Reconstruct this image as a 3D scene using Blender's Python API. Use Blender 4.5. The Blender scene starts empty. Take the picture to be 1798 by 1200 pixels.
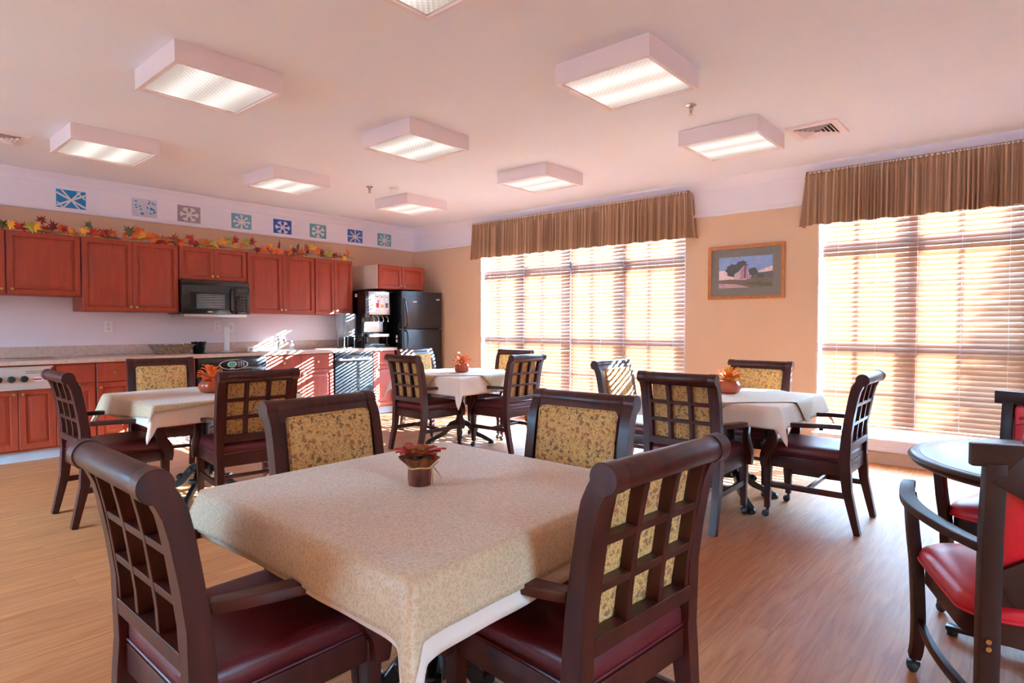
import bpy, bmesh, math, random
from mathutils import Vector, Matrix
rnd = random.Random(7)
PI = math.pi
SC = bpy.context.scene
COL = SC.collection
R = math.radians

# ------------------------------------------------------------------ camera, world, sun, exposure
cd = bpy.data.cameras.new('camera'); cam = bpy.data.objects.new('camera', cd); COL.objects.link(cam)
cd.sensor_width = 36; cd.lens = 1057 / 1798 * 36; cd.clip_start = .05; cd.clip_end = 300
cam.location = (0, 0, 1.24); cam.rotation_euler = (R(90 - 1.63), 0, R(-49.0))
SC.camera = cam
w = bpy.data.worlds.new('world'); SC.world = w; w.use_nodes = True
wn = w.node_tree.nodes; wl = w.node_tree.links
bg = wn['Background']
tc = wn.new('ShaderNodeTexCoord'); sx = wn.new('ShaderNodeSeparateXYZ'); rp = wn.new('ShaderNodeValToRGB')
wl.new(tc.outputs['Generated'], sx.inputs[0]); wl.new(sx.outputs['Z'], rp.inputs[0]); wl.new(rp.outputs[0], bg.inputs[0])
rp.color_ramp.elements[0].position = 0.10; rp.color_ramp.elements[0].color = (.035, .048, .065, 1)
rp.color_ramp.elements[1].position = .34; rp.color_ramp.elements[1].color = (.34, .75, 1.16, 1)
for pos_, c_ in ((.66, (.34, .74, 1.16, 1)), (.86, (.10, .25, .38, 1))):
    e_ = rp.color_ramp.elements.new(pos_); e_.color = c_
bg.inputs[1].default_value = 26
sd = bpy.data.lights.new('sun', 'SUN'); sd.energy = 72; sd.angle = R(.25); sd.color = (.63, .98, 1.28)
sun = bpy.data.objects.new('sun', sd); COL.objects.link(sun)
sun.rotation_euler = Vector((1, -.76, .48)).to_track_quat('Z', 'Y').to_euler()
SC.view_settings.view_transform = 'Standard'; SC.view_settings.look = 'None'
SC.view_settings.gamma = 1; SC.view_settings.exposure = 1.98; SC.view_settings.use_curve_mapping = False
SC.cycles.max_bounces = 14; SC.cycles.diffuse_bounces = 9; SC.cycles.transparent_max_bounces = 16
SC.cycles.use_denoising = True; SC.cycles.sample_clamp_indirect = 8
SC.cycles.caustics_reflective = False; SC.cycles.caustics_refractive = False

# ------------------------------------------------------------------ materials
def rgb(r, g, b):
    f = lambda c: (c / 255 / 12.92) if c / 255 <= .04045 else ((c / 255 + .055) / 1.055) ** 2.4
    return (f(r), f(g), f(b), 1)
def mat(name, col, rough=.5, metal=0, spec=.5, var=0, vscale=8, coat=0, bump=0, bscale=60, stretch=(1, 1, 1), col2=None, sheen=0):
    m = bpy.data.materials.new(name); m.use_nodes = True
    nt = m.node_tree; b = nt.nodes['Principled BSDF']
    b.inputs['Roughness'].default_value = rough; b.inputs['Metallic'].default_value = metal
    b.inputs['Specular IOR Level'].default_value = spec; b.inputs['Coat Weight'].default_value = coat
    b.inputs['Coat Roughness'].default_value = .15; b.inputs['Sheen Weight'].default_value = sheen
    tcn = nt.nodes.new('ShaderNodeTexCoord'); mp = nt.nodes.new('ShaderNodeMapping'); mp.inputs['Scale'].default_value = stretch
    nt.links.new(tcn.outputs['Object'], mp.inputs[0])
    nz = nt.nodes.new('ShaderNodeTexNoise'); nz.inputs['Scale'].default_value = vscale; nz.inputs['Detail'].default_value = 5
    nt.links.new(mp.outputs[0], nz.inputs[0])
    cr = nt.nodes.new('ShaderNodeValToRGB'); nt.links.new(nz.outputs[0], cr.inputs[0])
    c1 = tuple(max(0, c * (1 - var)) for c in col[:3]) + (1,)
    c2 = col2 or (tuple(min(1, c * (1 + var)) for c in col[:3]) + (1,))
    cr.color_ramp.elements[0].position = .32; cr.color_ramp.elements[0].color = c1
    cr.color_ramp.elements[1].position = .68; cr.color_ramp.elements[1].color = c2
    nt.links.new(cr.outputs[0], b.inputs['Base Color'])
    if bump:
        n2 = nt.nodes.new('ShaderNodeTexNoise'); n2.inputs['Scale'].default_value = bscale; nt.links.new(mp.outputs[0], n2.inputs[0])
        bp = nt.nodes.new('ShaderNodeBump'); bp.inputs['Strength'].default_value = bump; bp.inputs['Distance'].default_value = .01
        nt.links.new(n2.outputs[0], bp.inputs['Height']); nt.links.new(bp.outputs[0], b.inputs['Normal'])
    return m
M = {}
M['ceiling'] = mat('ceiling_paint', (.84, .88, .99, 1), .9, var=.015, vscale=1.2, spec=.1)
M['wall'] = mat('tan_wall_paint', rgb(220, 190, 164), .8, var=.02, vscale=1.5, spec=.2)
M['splash'] = mat('pale_wall_paint', rgb(232, 218, 222), .45, var=.02, vscale=1.5, spec=.5)
M['trim'] = mat('white_trim_paint', rgb(238, 236, 250), .5, var=.01, spec=.4)
M['basebd'] = mat('beige_vinyl_base', rgb(205, 170, 140), .5, var=.03, spec=.4)
M['white'] = mat('white_plastic', rgb(238, 234, 232), .4, var=.01)
M['lampbox'] = mat('fixture_enamel', rgb(240, 230, 236), .5, var=.01)
M['chairwood'] = mat('mahogany_stain', rgb(66, 24, 18), .36, var=.35, vscale=9, stretch=(3, 3, .5), coat=.08, spec=.34)
M['darkwood'] = mat('dark_walnut_stain', rgb(46, 18, 13), .4, var=.3, vscale=8, stretch=(1, 1, .4), coat=.05, spec=.32)
M['vinyl'] = mat('burgundy_vinyl', rgb(92, 26, 30), .38, var=.12, vscale=5, bump=.08, bscale=260, spec=.5)
M['redvinyl'] = mat('red_vinyl', rgb(200, 22, 36), .33, var=.08, vscale=4, bump=.05, bscale=260)
M['cherry'] = mat('cherry_cabinet_stain', rgb(158, 58, 33), .42, var=.14, vscale=5, stretch=(5, 5, .6), coat=.12)
M['cabside'] = mat('cabinet_side_laminate', rgb(225, 205, 190), .6, var=.03, vscale=10, stretch=(6, 6, .4))
M['brass'] = mat('brass_metal', rgb(205, 165, 105), .28, metal=1, var=.05)
M['steel'] = mat('brushed_steel', rgb(205, 200, 196), .32, metal=1, var=.06, vscale=20, stretch=(.2, 6, 6))
M['satin'] = mat('satin_metal_panel', rgb(206, 194, 184), .4, metal=.25, var=.04)
M['chrome'] = mat('chrome_metal', rgb(225, 228, 232), .1, metal=1, var=.02)
M['black'] = mat('black_enamel', rgb(16, 16, 19), .18, var=.1, coat=.5)
M['blacktex'] = mat('black_textured_steel', rgb(24, 24, 29), .3, var=.1, bump=.12, bscale=220, coat=.2)
M['iron'] = mat('black_cast_iron', rgb(20, 20, 24), .35, var=.2, coat=.3)
M['rubber'] = mat('dark_rubber', rgb(32, 28, 28), .5, var=.1)
M['underglass'] = mat('dark_oven_glass', rgb(14, 18, 22), .08, var=.05)
M['counter'] = mat('beige_stone_laminate', rgb(200, 170, 152), .35, var=.12, vscale=26, spec=.5)
M['cream'] = mat('cream_undercloth', rgb(228, 206, 188), .85, var=.03, vscale=10, bump=.05, bscale=900, spec=.1)
M['toe'] = mat('grey_vinyl_toe_kick', rgb(188, 186, 190), .4, var=.04)
M['oak'] = mat('oak_frame', rgb(186, 118, 62), .4, var=.15, vscale=10, stretch=(2, .5, 2))
M['matboard'] = mat('grey_green_matboard', rgb(128, 128, 126), .8, var=.02)
M['clear'] = mat('clear_acrylic', rgb(225, 232, 240), .08, var=.01)
M['clear'].node_tree.nodes['Principled BSDF'].inputs['Transmission Weight'].default_value = .75
M['wicker'] = mat('woven_wicker', rgb(140, 116, 88), .7, var=.5, vscale=60, bump=.5, bscale=90)
M['burlap'] = mat('burlap_ribbon', rgb(176, 138, 100), .9, var=.15, vscale=40)
M['raffia'] = mat('raffia_tie', rgb(206, 168, 110), .7, var=.15, vscale=40)
M['potwrap'] = mat('rust_bark_wrap', rgb(96, 36, 26), .5, var=.55, vscale=14, stretch=(3, 3, .8), col2=rgb(150, 74, 44))
M['pumpkin'] = mat('glazed_pumpkin', rgb(190, 84, 52), .25, var=.15, vscale=10, coat=.4)
M['olive'] = mat('seed_head_olive', rgb(120, 98, 40), .9, var=.35, vscale=60, bump=.6, bscale=120)
for n, c in dict(red=(190, 36, 30), orange=(232, 104, 26), yellow=(240, 168, 36), lime=(176, 170, 60), green=(84, 92, 48), rust=(160, 66, 30), wine=(120, 20, 36), peach=(236, 150, 84)).items():
    M['leaf_' + n] = mat('leaf_' + n, rgb(*c), .6, var=.2, vscale=30)
for n, c in dict(blue=(30, 140, 205), pale=(206, 208, 226), grey=(164, 154, 164), sky=(112, 172, 204), royal=(44, 96, 196), teal=(104, 168, 188), blue2=(66, 110, 184), aqua=(108, 176, 196), paper=(232, 224, 230)).items():
    M['paint_' + n] = mat('paint_' + n, rgb(*c), .7, var=.06, vscale=30)
for n, c in dict(sky=(140, 170, 225), cloud=(232, 216, 226), tree=(84, 92, 94), house=(205, 184, 196), houseside=(176, 150, 178), brick=(140, 84, 96), field=(122, 112, 100), field2=(96, 104, 84), road=(190, 160, 180), hill=(104, 108, 116)).items():
    M['print_' + n] = mat('print_' + n, rgb(*c), .6, var=.12, vscale=40)
M['laminate'] = mat('tabletop_glare_grey', rgb(140, 128, 136), .3, var=.06, vscale=6, coat=.0, spec=.3)  # pale grey stands in for window glare on the round tabletop
M['panelwhite'] = mat('menu_panel', rgb(238, 240, 244), .4, var=.01)
M['label'] = mat('pale_label', rgb(226, 206, 206), .5, var=.02)
M['green_led'] = mat('green_display', rgb(70, 150, 130), .3, var=.1)
M['oj'] = mat('juice_orange', rgb(238, 180, 60), .5, var=.1); M['cranb'] = mat('juice_red', rgb(196, 30, 60), .5, var=.2, vscale=60)
M['grass'] = mat('outdoor_grass', rgb(96, 104, 78), .9, var=.2, vscale=2)
M['bark'] = mat('tree_bark', rgb(110, 90, 76), .9, var=.3)
M['conc'] = mat('pale_concrete', rgb(120, 116, 112), .9, var=.06)

def nodes(name):
    m = bpy.data.materials.new(name); m.use_nodes = True
    return m, m.node_tree, m.node_tree.nodes, m.node_tree.links, m.node_tree.nodes['Principled BSDF']
def floor_mat():
    m, nt, N, L, b = nodes('oak_plank_vinyl')
    t = N.new('ShaderNodeTexCoord'); mp = N.new('ShaderNodeMapping'); L.new(t.outputs['Object'], mp.inputs[0])
    br = N.new('ShaderNodeTexBrick'); br.inputs['Scale'].default_value = 1; br.inputs['Brick Width'].default_value = 1.25; br.inputs['Row Height'].default_value = .155
    br.inputs['Mortar Size'].default_value = .0012; br.offset = .37
    br.inputs['Color1'].default_value = (.44, .44, .44, 1); br.inputs['Color2'].default_value = (.56, .56, .56, 1); br.inputs['Mortar'].default_value = (.2, .2, .2, 1)
    L.new(mp.outputs[0], br.inputs[0])
    mp2 = N.new('ShaderNodeMapping'); mp2.inputs['Scale'].default_value = (1.1, 14, 1); L.new(t.outputs['Object'], mp2.inputs[0])
    off = N.new('ShaderNodeVectorMath'); off.operation = 'MULTIPLY_ADD'; L.new(br.outputs['Color'], off.inputs[0]); off.inputs[1].default_value = (17, 9, 3); L.new(mp2.outputs[0], off.inputs[2])
    nz = N.new('ShaderNodeTexNoise'); nz.inputs['Scale'].default_value = 2.2; nz.inputs['Detail'].default_value = 7; nz.inputs['Distortion'].default_value = 1.2; L.new(off.outputs[0], nz.inputs[0])
    mp3 = N.new('ShaderNodeMapping'); mp3.inputs['Scale'].default_value = (.9, 5, 1); L.new(off.outputs[0], mp3.inputs[0])
    wv = N.new('ShaderNodeTexNoise'); wv.inputs['Scale'].default_value = 1.6; wv.inputs['Detail'].default_value = 3; wv.inputs['Distortion'].default_value = 3; L.new(mp3.outputs[0], wv.inputs[0])
    mx = N.new('ShaderNodeMix'); mx.data_type = 'FLOAT'; mx.inputs[0].default_value = .35; L.new(nz.outputs[0], mx.inputs[2]); L.new(wv.outputs[0], mx.inputs[3])
    cr = N.new('ShaderNodeValToRGB'); L.new(mx.outputs[0], cr.inputs[0])
    cr.color_ramp.elements[0].position = .32; cr.color_ramp.elements[0].color = rgb(156, 86, 48)
    cr.color_ramp.elements[1].position = .68; cr.color_ramp.elements[1].color = rgb(196, 126, 78)
    m2 = N.new('ShaderNodeMix'); m2.data_type = 'RGBA'; m2.blend_type = 'OVERLAY'; m2.inputs[0].default_value = .5
    L.new(cr.outputs[0], m2.inputs[6]); L.new(br.outputs['Color'], m2.inputs[7]); L.new(m2.outputs[2], b.inputs['Base Color'])
    b.inputs['Roughness'].default_value = .5; b.inputs['Specular IOR Level'].default_value = .22
    bp = N.new('ShaderNodeBump'); bp.inputs['Strength'].default_value = .06; bp.inputs['Distance'].default_value = .01; L.new(mx.outputs[0], bp.inputs['Height']); L.new(bp.outputs[0], b.inputs['Normal'])
    return m
M['floor'] = floor_mat()
def floral_mat():
    m, nt, N, L, b = nodes('gold_floral_tapestry')
    t = N.new('ShaderNodeTexCoord'); nzd = N.new('ShaderNodeTexNoise'); nzd.inputs['Scale'].default_value = 70; L.new(t.outputs['Object'], nzd.inputs[0])
    ad = N.new('ShaderNodeVectorMath'); ad.operation = 'MULTIPLY_ADD'; L.new(nzd.outputs['Color'], ad.inputs[0]); ad.inputs[1].default_value = (.03, .03, .03); L.new(t.outputs['Object'], ad.inputs[2])
    vo = N.new('ShaderNodeTexVoronoi'); vo.inputs['Scale'].default_value = 44; L.new(ad.outputs[0], vo.inputs[0])
    v2 = N.new('ShaderNodeTexVoronoi'); v2.inputs['Scale'].default_value = 130; L.new(ad.outputs[0], v2.inputs[0])
    f1 = N.new('ShaderNodeMath'); f1.operation = 'LESS_THAN'; f1.inputs[1].default_value = .36; L.new(vo.outputs['Distance'], f1.inputs[0])
    f2 = N.new('ShaderNodeMath'); f2.operation = 'LESS_THAN'; f2.inputs[1].default_value = .40; L.new(v2.outputs['Distance'], f2.inputs[0])
    # alternate rose and brown rows
    sp = N.new('ShaderNodeSeparateXYZ'); L.new(t.outputs['Object'], sp.inputs[0])
    s = N.new('ShaderNodeMath'); s.operation = 'MULTIPLY'; s.inputs[1].default_value = 34; L.new(sp.outputs['Z'], s.inputs[0])
    sn = N.new('ShaderNodeMath'); sn.operation = 'SINE'; L.new(s.outputs[0], sn.inputs[0])
    cr = N.new('ShaderNodeValToRGB'); mr = N.new('ShaderNodeMath'); mr.operation = 'MULTIPLY_ADD'; mr.inputs[1].default_value = .5; mr.inputs[2].default_value = .5; L.new(sn.outputs[0], mr.inputs[0]); L.new(mr.outputs[0], cr.inputs[0])
    cr.color_ramp.elements[0].position = .35; cr.color_ramp.elements[0].color = rgb(132, 104, 72); cr.color_ramp.elements[1].position = .65; cr.color_ramp.elements[1].color = rgb(178, 110, 76)
    base = rgb(218, 168, 104)
    a = N.new('ShaderNodeMix'); a.data_type = 'RGBA'; L.new(f1.outputs[0], a.inputs[0]); a.inputs[6].default_value = base; L.new(cr.outputs[0], a.inputs[7])
    k = N.new('ShaderNodeMath'); k.operation = 'MULTIPLY'; k.inputs[1].default_value = .75; L.new(f2.outputs[0], k.inputs[0])
    a2 = N.new('ShaderNodeMix'); a2.data_type = 'RGBA'; L.new(k.outputs[0], a2.inputs[0]); L.new(a.outputs[2], a2.inputs[6]); a2.inputs[7].default_value = rgb(140, 104, 60)
    L.new(a2.outputs[2], b.inputs['Base Color']); b.inputs['Roughness'].default_value = .8; b.inputs['Specular IOR Level'].default_value = .2
    return m
M['floral'] = floral_mat()
def damask_mat():
    m, nt, N, L, b = nodes('beige_damask')
    t = N.new('ShaderNodeTexCoord'); nz = N.new('ShaderNodeTexNoise'); nz.inputs['Scale'].default_value = 30; nz.inputs['Detail'].default_value = 2; L.new(t.outputs['Object'], nz.inputs[0])
    ad = N.new('ShaderNodeVectorMath'); ad.operation = 'MULTIPLY_ADD'; L.new(nz.outputs['Color'], ad.inputs[0]); ad.inputs[1].default_value = (.05, .05, .05); L.new(t.outputs['Object'], ad.inputs[2])
    vo = N.new('ShaderNodeTexVoronoi'); vo.feature = 'DISTANCE_TO_EDGE'; vo.inputs['Scale'].default_value = 84; L.new(ad.outputs[0], vo.inputs[0])
    cr = N.new('ShaderNodeValToRGB'); L.new(vo.outputs['Distance'], cr.inputs[0])
    cr.color_ramp.elements[0].position = .04; cr.color_ramp.elements[0].color = rgb(204, 176, 140)
    cr.color_ramp.elements[1].position = .16; cr.color_ramp.elements[1].color = rgb(188, 158, 122)
    L.new(cr.outputs[0], b.inputs['Base Color'])
    r2 = N.new('ShaderNodeMath'); r2.operation = 'MULTIPLY_ADD'; r2.inputs[1].default_value = 1.2; r2.inputs[2].default_value = .38; L.new(vo.outputs['Distance'], r2.inputs[0]); L.new(r2.outputs[0], b.inputs['Roughness'])
    b.inputs['Sheen Weight'].default_value = .3
    return m
M['damask'] = damask_mat()
def stripe_mat():
    m, nt, N, L, b = nodes('brown_striped_valance_fabric')
    t = N.new('ShaderNodeTexCoord'); mp = N.new('ShaderNodeMapping'); mp.inputs['Scale'].default_value = (0, 55, 0); L.new(t.outputs['UV'], mp.inputs[0])
    mp.inputs['Scale'].default_value = (48, 0, 0)
    nz = N.new('ShaderNodeTexNoise'); nz.inputs['Scale'].default_value = 1; nz.inputs['Detail'].default_value = 1; L.new(mp.outputs[0], nz.inputs[0])
    cr = N.new('ShaderNodeValToRGB'); L.new(nz.outputs[0], cr.inputs[0])
    e = cr.color_ramp.elements; e[0].position = .36; e[0].color = rgb(132, 100, 76); e[1].position = .62; e[1].color = rgb(206, 166, 134)
    x = cr.color_ramp.elements.new(.5); x.color = rgb(150, 112, 82)
    L.new(cr.outputs[0], b.inputs['Base Color']); b.inputs['Roughness'].default_value = .6; b.inputs['Sheen Weight'].default_value = .2
    return m
M['valance'] = stripe_mat()
def slat_mat():
    m, nt, N, L, b = nodes('translucent_blind_slat')
    b.inputs['Base Color'].default_value = rgb(168, 128, 108); b.inputs['Roughness'].default_value = .5
    tr = N.new('ShaderNodeBsdfTranslucent'); tr.inputs[0].default_value = rgb(252, 196, 156)
    mx = N.new('ShaderNodeMixShader'); mx.inputs[0].default_value = .22
    o = N['Material Output']; L.new(b.outputs[0], mx.inputs[1]); L.new(tr.outputs[0], mx.inputs[2]); L.new(mx.outputs[0], o.inputs[0])
    return m
M['slat'] = slat_mat()
def pane_mat():
    m, nt, N, L, b = nodes('window_glass')
    tr = N.new('ShaderNodeBsdfTransparent'); gl = N.new('ShaderNodeBsdfGlossy'); gl.inputs['Roughness'].default_value = .02
    mx = N.new('ShaderNodeMixShader'); mx.inputs[0].default_value = .05
    L.new(tr.outputs[0], mx.inputs[1]); L.new(gl.outputs[0], mx.inputs[2]); L.new(mx.outputs[0], N['Material Output'].inputs[0])
    return m
M['pane'] = pane_mat()
def glow_mat(name, col, s):
    m = bpy.data.materials.new(name); m.use_nodes = True; b = m.node_tree.nodes['Principled BSDF']
    b.inputs['Base Color'].default_value = (.8, .8, .8, 1); b.inputs['Emission Color'].default_value = col; b.inputs['Emission Strength'].default_value = s
    return m
def lens_mat():
    # prismatic acrylic sheet: two lit tubes show through as soft bands, ribbed by the prisms
    m, nt, N, L, b = nodes('prismatic_lens')
    b.inputs['Base Color'].default_value = (.42, .42, .42, 1); b.inputs['Roughness'].default_value = .3
    t = N.new('ShaderNodeTexCoord'); sp = N.new('ShaderNodeSeparateXYZ'); L.new(t.outputs['Object'], sp.inputs[0])
    def band(c):
        a = N.new('ShaderNodeMath'); a.operation = 'SUBTRACT'; a.inputs[1].default_value = c; L.new(sp.outputs['X'], a.inputs[0])
        q = N.new('ShaderNodeMath'); q.operation = 'POWER'; q.inputs[1].default_value = 2; ab = N.new('ShaderNodeMath'); ab.operation = 'ABSOLUTE'; L.new(a.outputs[0], ab.inputs[0]); L.new(ab.outputs[0], q.inputs[0])
        k = N.new('ShaderNodeMath'); k.operation = 'MULTIPLY'; k.inputs[1].default_value = -170; L.new(q.outputs[0], k.inputs[0])
        e = N.new('ShaderNodeMath'); e.operation = 'EXPONENT'; L.new(k.outputs[0], e.inputs[0]); return e
    e1, e2 = band(-.11), band(.11)
    s = N.new('ShaderNodeMath'); s.operation = 'ADD'; L.new(e1.outputs[0], s.inputs[0]); L.new(e2.outputs[0], s.inputs[1])
    wv = N.new('ShaderNodeTexChecker'); wv.inputs['Scale'].default_value = 60; L.new(t.outputs['Object'], wv.inputs[0])
    f = N.new('ShaderNodeMath'); f.operation = 'MULTIPLY_ADD'; f.inputs[1].default_value = .6; f.inputs[2].default_value = .70; L.new(wv.outputs['Fac'], f.inputs[0])
    g = N.new('ShaderNodeMath'); g.operation = 'MULTIPLY_ADD'; g.inputs[1].default_value = .16; g.inputs[2].default_value = .085; L.new(s.outputs[0], g.inputs[0])
    h = N.new('ShaderNodeMath'); h.operation = 'MULTIPLY'; L.new(f.outputs[0], h.inputs[0]); L.new(g.outputs[0], h.inputs[1])
    b.inputs['Emission Color'].default_value = (1, .965, .90, 1); L.new(h.outputs[0], b.inputs['Emission Strength'])
    return m
M['lens'] = lens_mat()

# ------------------------------------------------------------------ mesh helpers
class MB:
    def __init__(s): s.v = []; s.f = []; s.m = []; s.uv = None
    def add(s, vs, fs, mi=0):
        o = len(s.v); s.v += [tuple(p) for p in vs]; s.f += [tuple(i + o for i in f) for f in fs]; s.m += [mi] * len(fs); return s
    def box(s, a, b, mi=0):
        (x0, y0, z0), (x1, y1, z1) = a, b
        v = [(x0, y0, z0), (x1, y0, z0), (x1, y1, z0), (x0, y1, z0), (x0, y0, z1), (x1, y0, z1), (x1, y1, z1), (x0, y1, z1)]
        return s.add(v, [(0, 3, 2, 1), (4, 5, 6, 7), (0, 1, 5, 4), (1, 2, 6, 5), (2, 3, 7, 6), (3, 0, 4, 7)], mi)
    def loft(s, rings, cap=True, mi=0):
        n = len(rings[0]); v = [p for r in rings for p in r]; f = []
        for i in range(len(rings) - 1):
            for j in range(n):
                k = (j + 1) % n; f.append((i * n + j, i * n + k, (i + 1) * n + k, (i + 1) * n + j))
        if cap: f += [tuple(range(n))[::-1], tuple((len(rings) - 1) * n + j for j in range(n))]
        return s.add(v, f, mi)
    def lathe(s, prof, c=(0, 0, 0), n=20, ax='z', mi=0, cap=True):
        rs = []
        for r, h in prof:
            ring = []
            for j in range(n):
                a = 2 * PI * j / n; p = (r * math.cos(a), r * math.sin(a), h)
                if ax == 'x': p = (h, p[0], p[1])
                if ax == 'y': p = (p[1], h, p[0])
                ring.append((p[0] + c[0], p[1] + c[1], p[2] + c[2]))
            rs.append(ring)
        return s.loft(rs, cap, mi)
    def tube(s, path, r, n=8, mi=0):
        P = [Vector(p) for p in path]; rings = []; rr = r if isinstance(r, (list, tuple)) else [r] * len(P)
        up = Vector((0, 0, 1))
        for i, p in enumerate(P):
            t = (P[min(i + 1, len(P) - 1)] - P[max(i - 1, 0)]).normalized()
            if abs(t.dot(up)) > .95: up = Vector((1, 0, 0)) if abs(t.x) < .9 else Vector((0, 1, 0))
            a = t.cross(up).normalized(); b = a.cross(t); up = b
            rings.append([p + (a * math.cos(2 * PI * j / n) + b * math.sin(2 * PI * j / n)) * rr[i] for j in range(n)])
        return s.loft(rings, True, mi)
    def sweep(s, path, ws, ts, up=(0, 0, 1), mi=0):
        # rectangular section: ws across (perpendicular to up and path), ts along up
        P = [Vector(p) for p in path]; rings = []; U = Vector(up)
        ws = ws if isinstance(ws, (list, tuple)) else [ws] * len(P); ts = ts if isinstance(ts, (list, tuple)) else [ts] * len(P)
        for i, p in enumerate(P):
            t = (P[min(i + 1, len(P) - 1)] - P[max(i - 1, 0)]).normalized()
            a = t.cross(U).normalized(); b = a.cross(t).normalized()
            a *= ws[i] / 2; b *= ts[i] / 2
            rings.append([p - a - b, p + a - b, p + a + b, p - a + b])
        return s.loft(rings, True, mi)
    def plate(s, poly, z0, z1, mi=0):
        return s.loft([[(x, y, z0) for x, y in poly], [(x, y, z1) for x, y in poly]], True, mi)
    def xf(s, fn, i0=0):
        s.v[i0:] = [tuple(fn(Vector(p))) for p in s.v[i0:]]; return s
    def build(s, name, m, parent=None, bev=0, seg=2, ang=35, smooth=True, loc=None):
        me = bpy.data.meshes.new(name); me.from_pydata(s.v, [], s.f)
        ms = m if isinstance(m, (list, tuple)) else [m]
        for k in ms: me.materials.append(M[k])
        me.polygons.foreach_set('material_index', s.m)
        bm = bmesh.new(); bm.from_mesh(me); bmesh.ops.recalc_face_normals(bm, faces=bm.faces)
        if bev:
            es = [e for e in bm.edges if len(e.link_faces) == 2 and e.calc_face_angle(0) > R(30)]
            bmesh.ops.bevel(bm, geom=es, offset=bev, segments=seg, affect='EDGES', clamp_overlap=True, profile=.6)
        bm.to_mesh(me); bm.free()
        if smooth:
            me.polygons.foreach_set('use_smooth', [True] * len(me.polygons)); me.set_sharp_from_angle(angle=R(ang))
        o = bpy.data.objects.new(name, me); COL.objects.link(o)
        if parent: o.parent = parent
        if loc: o.location = loc
        return o
def tag(o, label=None, cat=None, group=None, kind=None):
    if label: o['label'] = label
    if cat: o['category'] = cat
    if group: o['group'] = group
    if kind: o['kind'] = kind
    return o
def thing(name, label, cat, loc=(0, 0, 0), rz=0, group=None):
    o = bpy.data.objects.new(name, None); COL.objects.link(o); o.location = loc; o.rotation_euler = (0, 0, R(rz)); o.empty_display_size = .1
    return tag(o, label, cat, group)
def kids(o): return [c for c in bpy.data.objects if c.parent == o]
def dup(root, loc=None, rz=None, label=None, group=None):
    def cp(o, par):
        c = o.copy(); COL.objects.link(c); c.parent = par
        for k in TREE.get(o.name, ()): cp(k, c)
        return c
    r = cp(root, None)
    if loc: r.location = loc
    if rz is not None: r.rotation_euler = (0, 0, R(rz))
    if label: r['label'] = label
    if group: r['group'] = group
    return r
TREE = {}
def index():
    TREE.clear()
    for o in bpy.data.objects:
        if o.parent: TREE.setdefault(o.parent.name, []).append(o)
def struct(mb, name, m, parent=None, **k):
    o = mb.build(name, m, parent, **k)
    if not parent: o['kind'] = 'structure'
    return o
def rrect(hx, hy, r, n=5, cx=0, cy=0):
    out = []
    for (sx_, sy_, a0) in ((1, 1, 0), (-1, 1, 90), (-1, -1, 180), (1, -1, 270)):
        for i in range(n + 1):
            a = R(a0 + 90 * i / n); out.append((cx + sx_ * (hx - r) + r * math.cos(a), cy + sy_ * (hy - r) + r * math.sin(a)))
    return out
def lerp(tab, x):
    if x <= tab[0][0]: return tab[0][1]
    for (a, b), (c, d) in zip(tab, tab[1:]):
        if x <= c: return b + (d - b) * (x - a) / (c - a)
    return tab[-1][1]
def sm(pts, n=4):
    # Catmull-Rom refinement of a point list
    P = [Vector(p) for p in pts]; out = []
    for i in range(len(P) - 1):
        a, b, c, d = P[max(i - 1, 0)], P[i], P[i + 1], P[min(i + 2, len(P) - 1)]
        for k in range(n):
            t = k / n; out.append(.5 * ((2 * b) + (c - a) * t + (2 * a - 5 * b + 4 * c - d) * t * t + (3 * b - a - 3 * c + d) * t ** 3))
    return out + [P[-1]]

# ------------------------------------------------------------------ room shell
XW, YK, HC = 6.19, 7.44, 2.745
XL, YF = -3.2, -3.4
W1, W2 = (2.88, 5.97), (-1.52, 1.56)      # window openings along Y
ZS, ZT = .20, 2.38
T = .16
struct(MB().box((XL - T, YF - T, -.1), (XW + T, YK + T, 0)), 'floor', 'floor')
struct(MB().box((XL - T, YF - T, HC), (XW + T, YK + T, HC + .12)), 'ceiling', 'ceiling')
wb = MB(); wb.box((XL - T, YK, 0), (XW + T, YK + T, HC)); struct(wb, 'wall_back', 'wall')
wr = MB()
for y0, y1 in ((YF - T, W2[0]), (W2[1], W1[0]), (W1[1], YK)): wr.box((XW, y0, 0), (XW + T, y1, HC))
for y0, y1 in (W1, W2): wr.box((XW, y0, 0), (XW + T, y1, ZS)); wr.box((XW, y0, ZT), (XW + T, y1, HC))
struct(wr, 'wall_right', 'wall')
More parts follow.
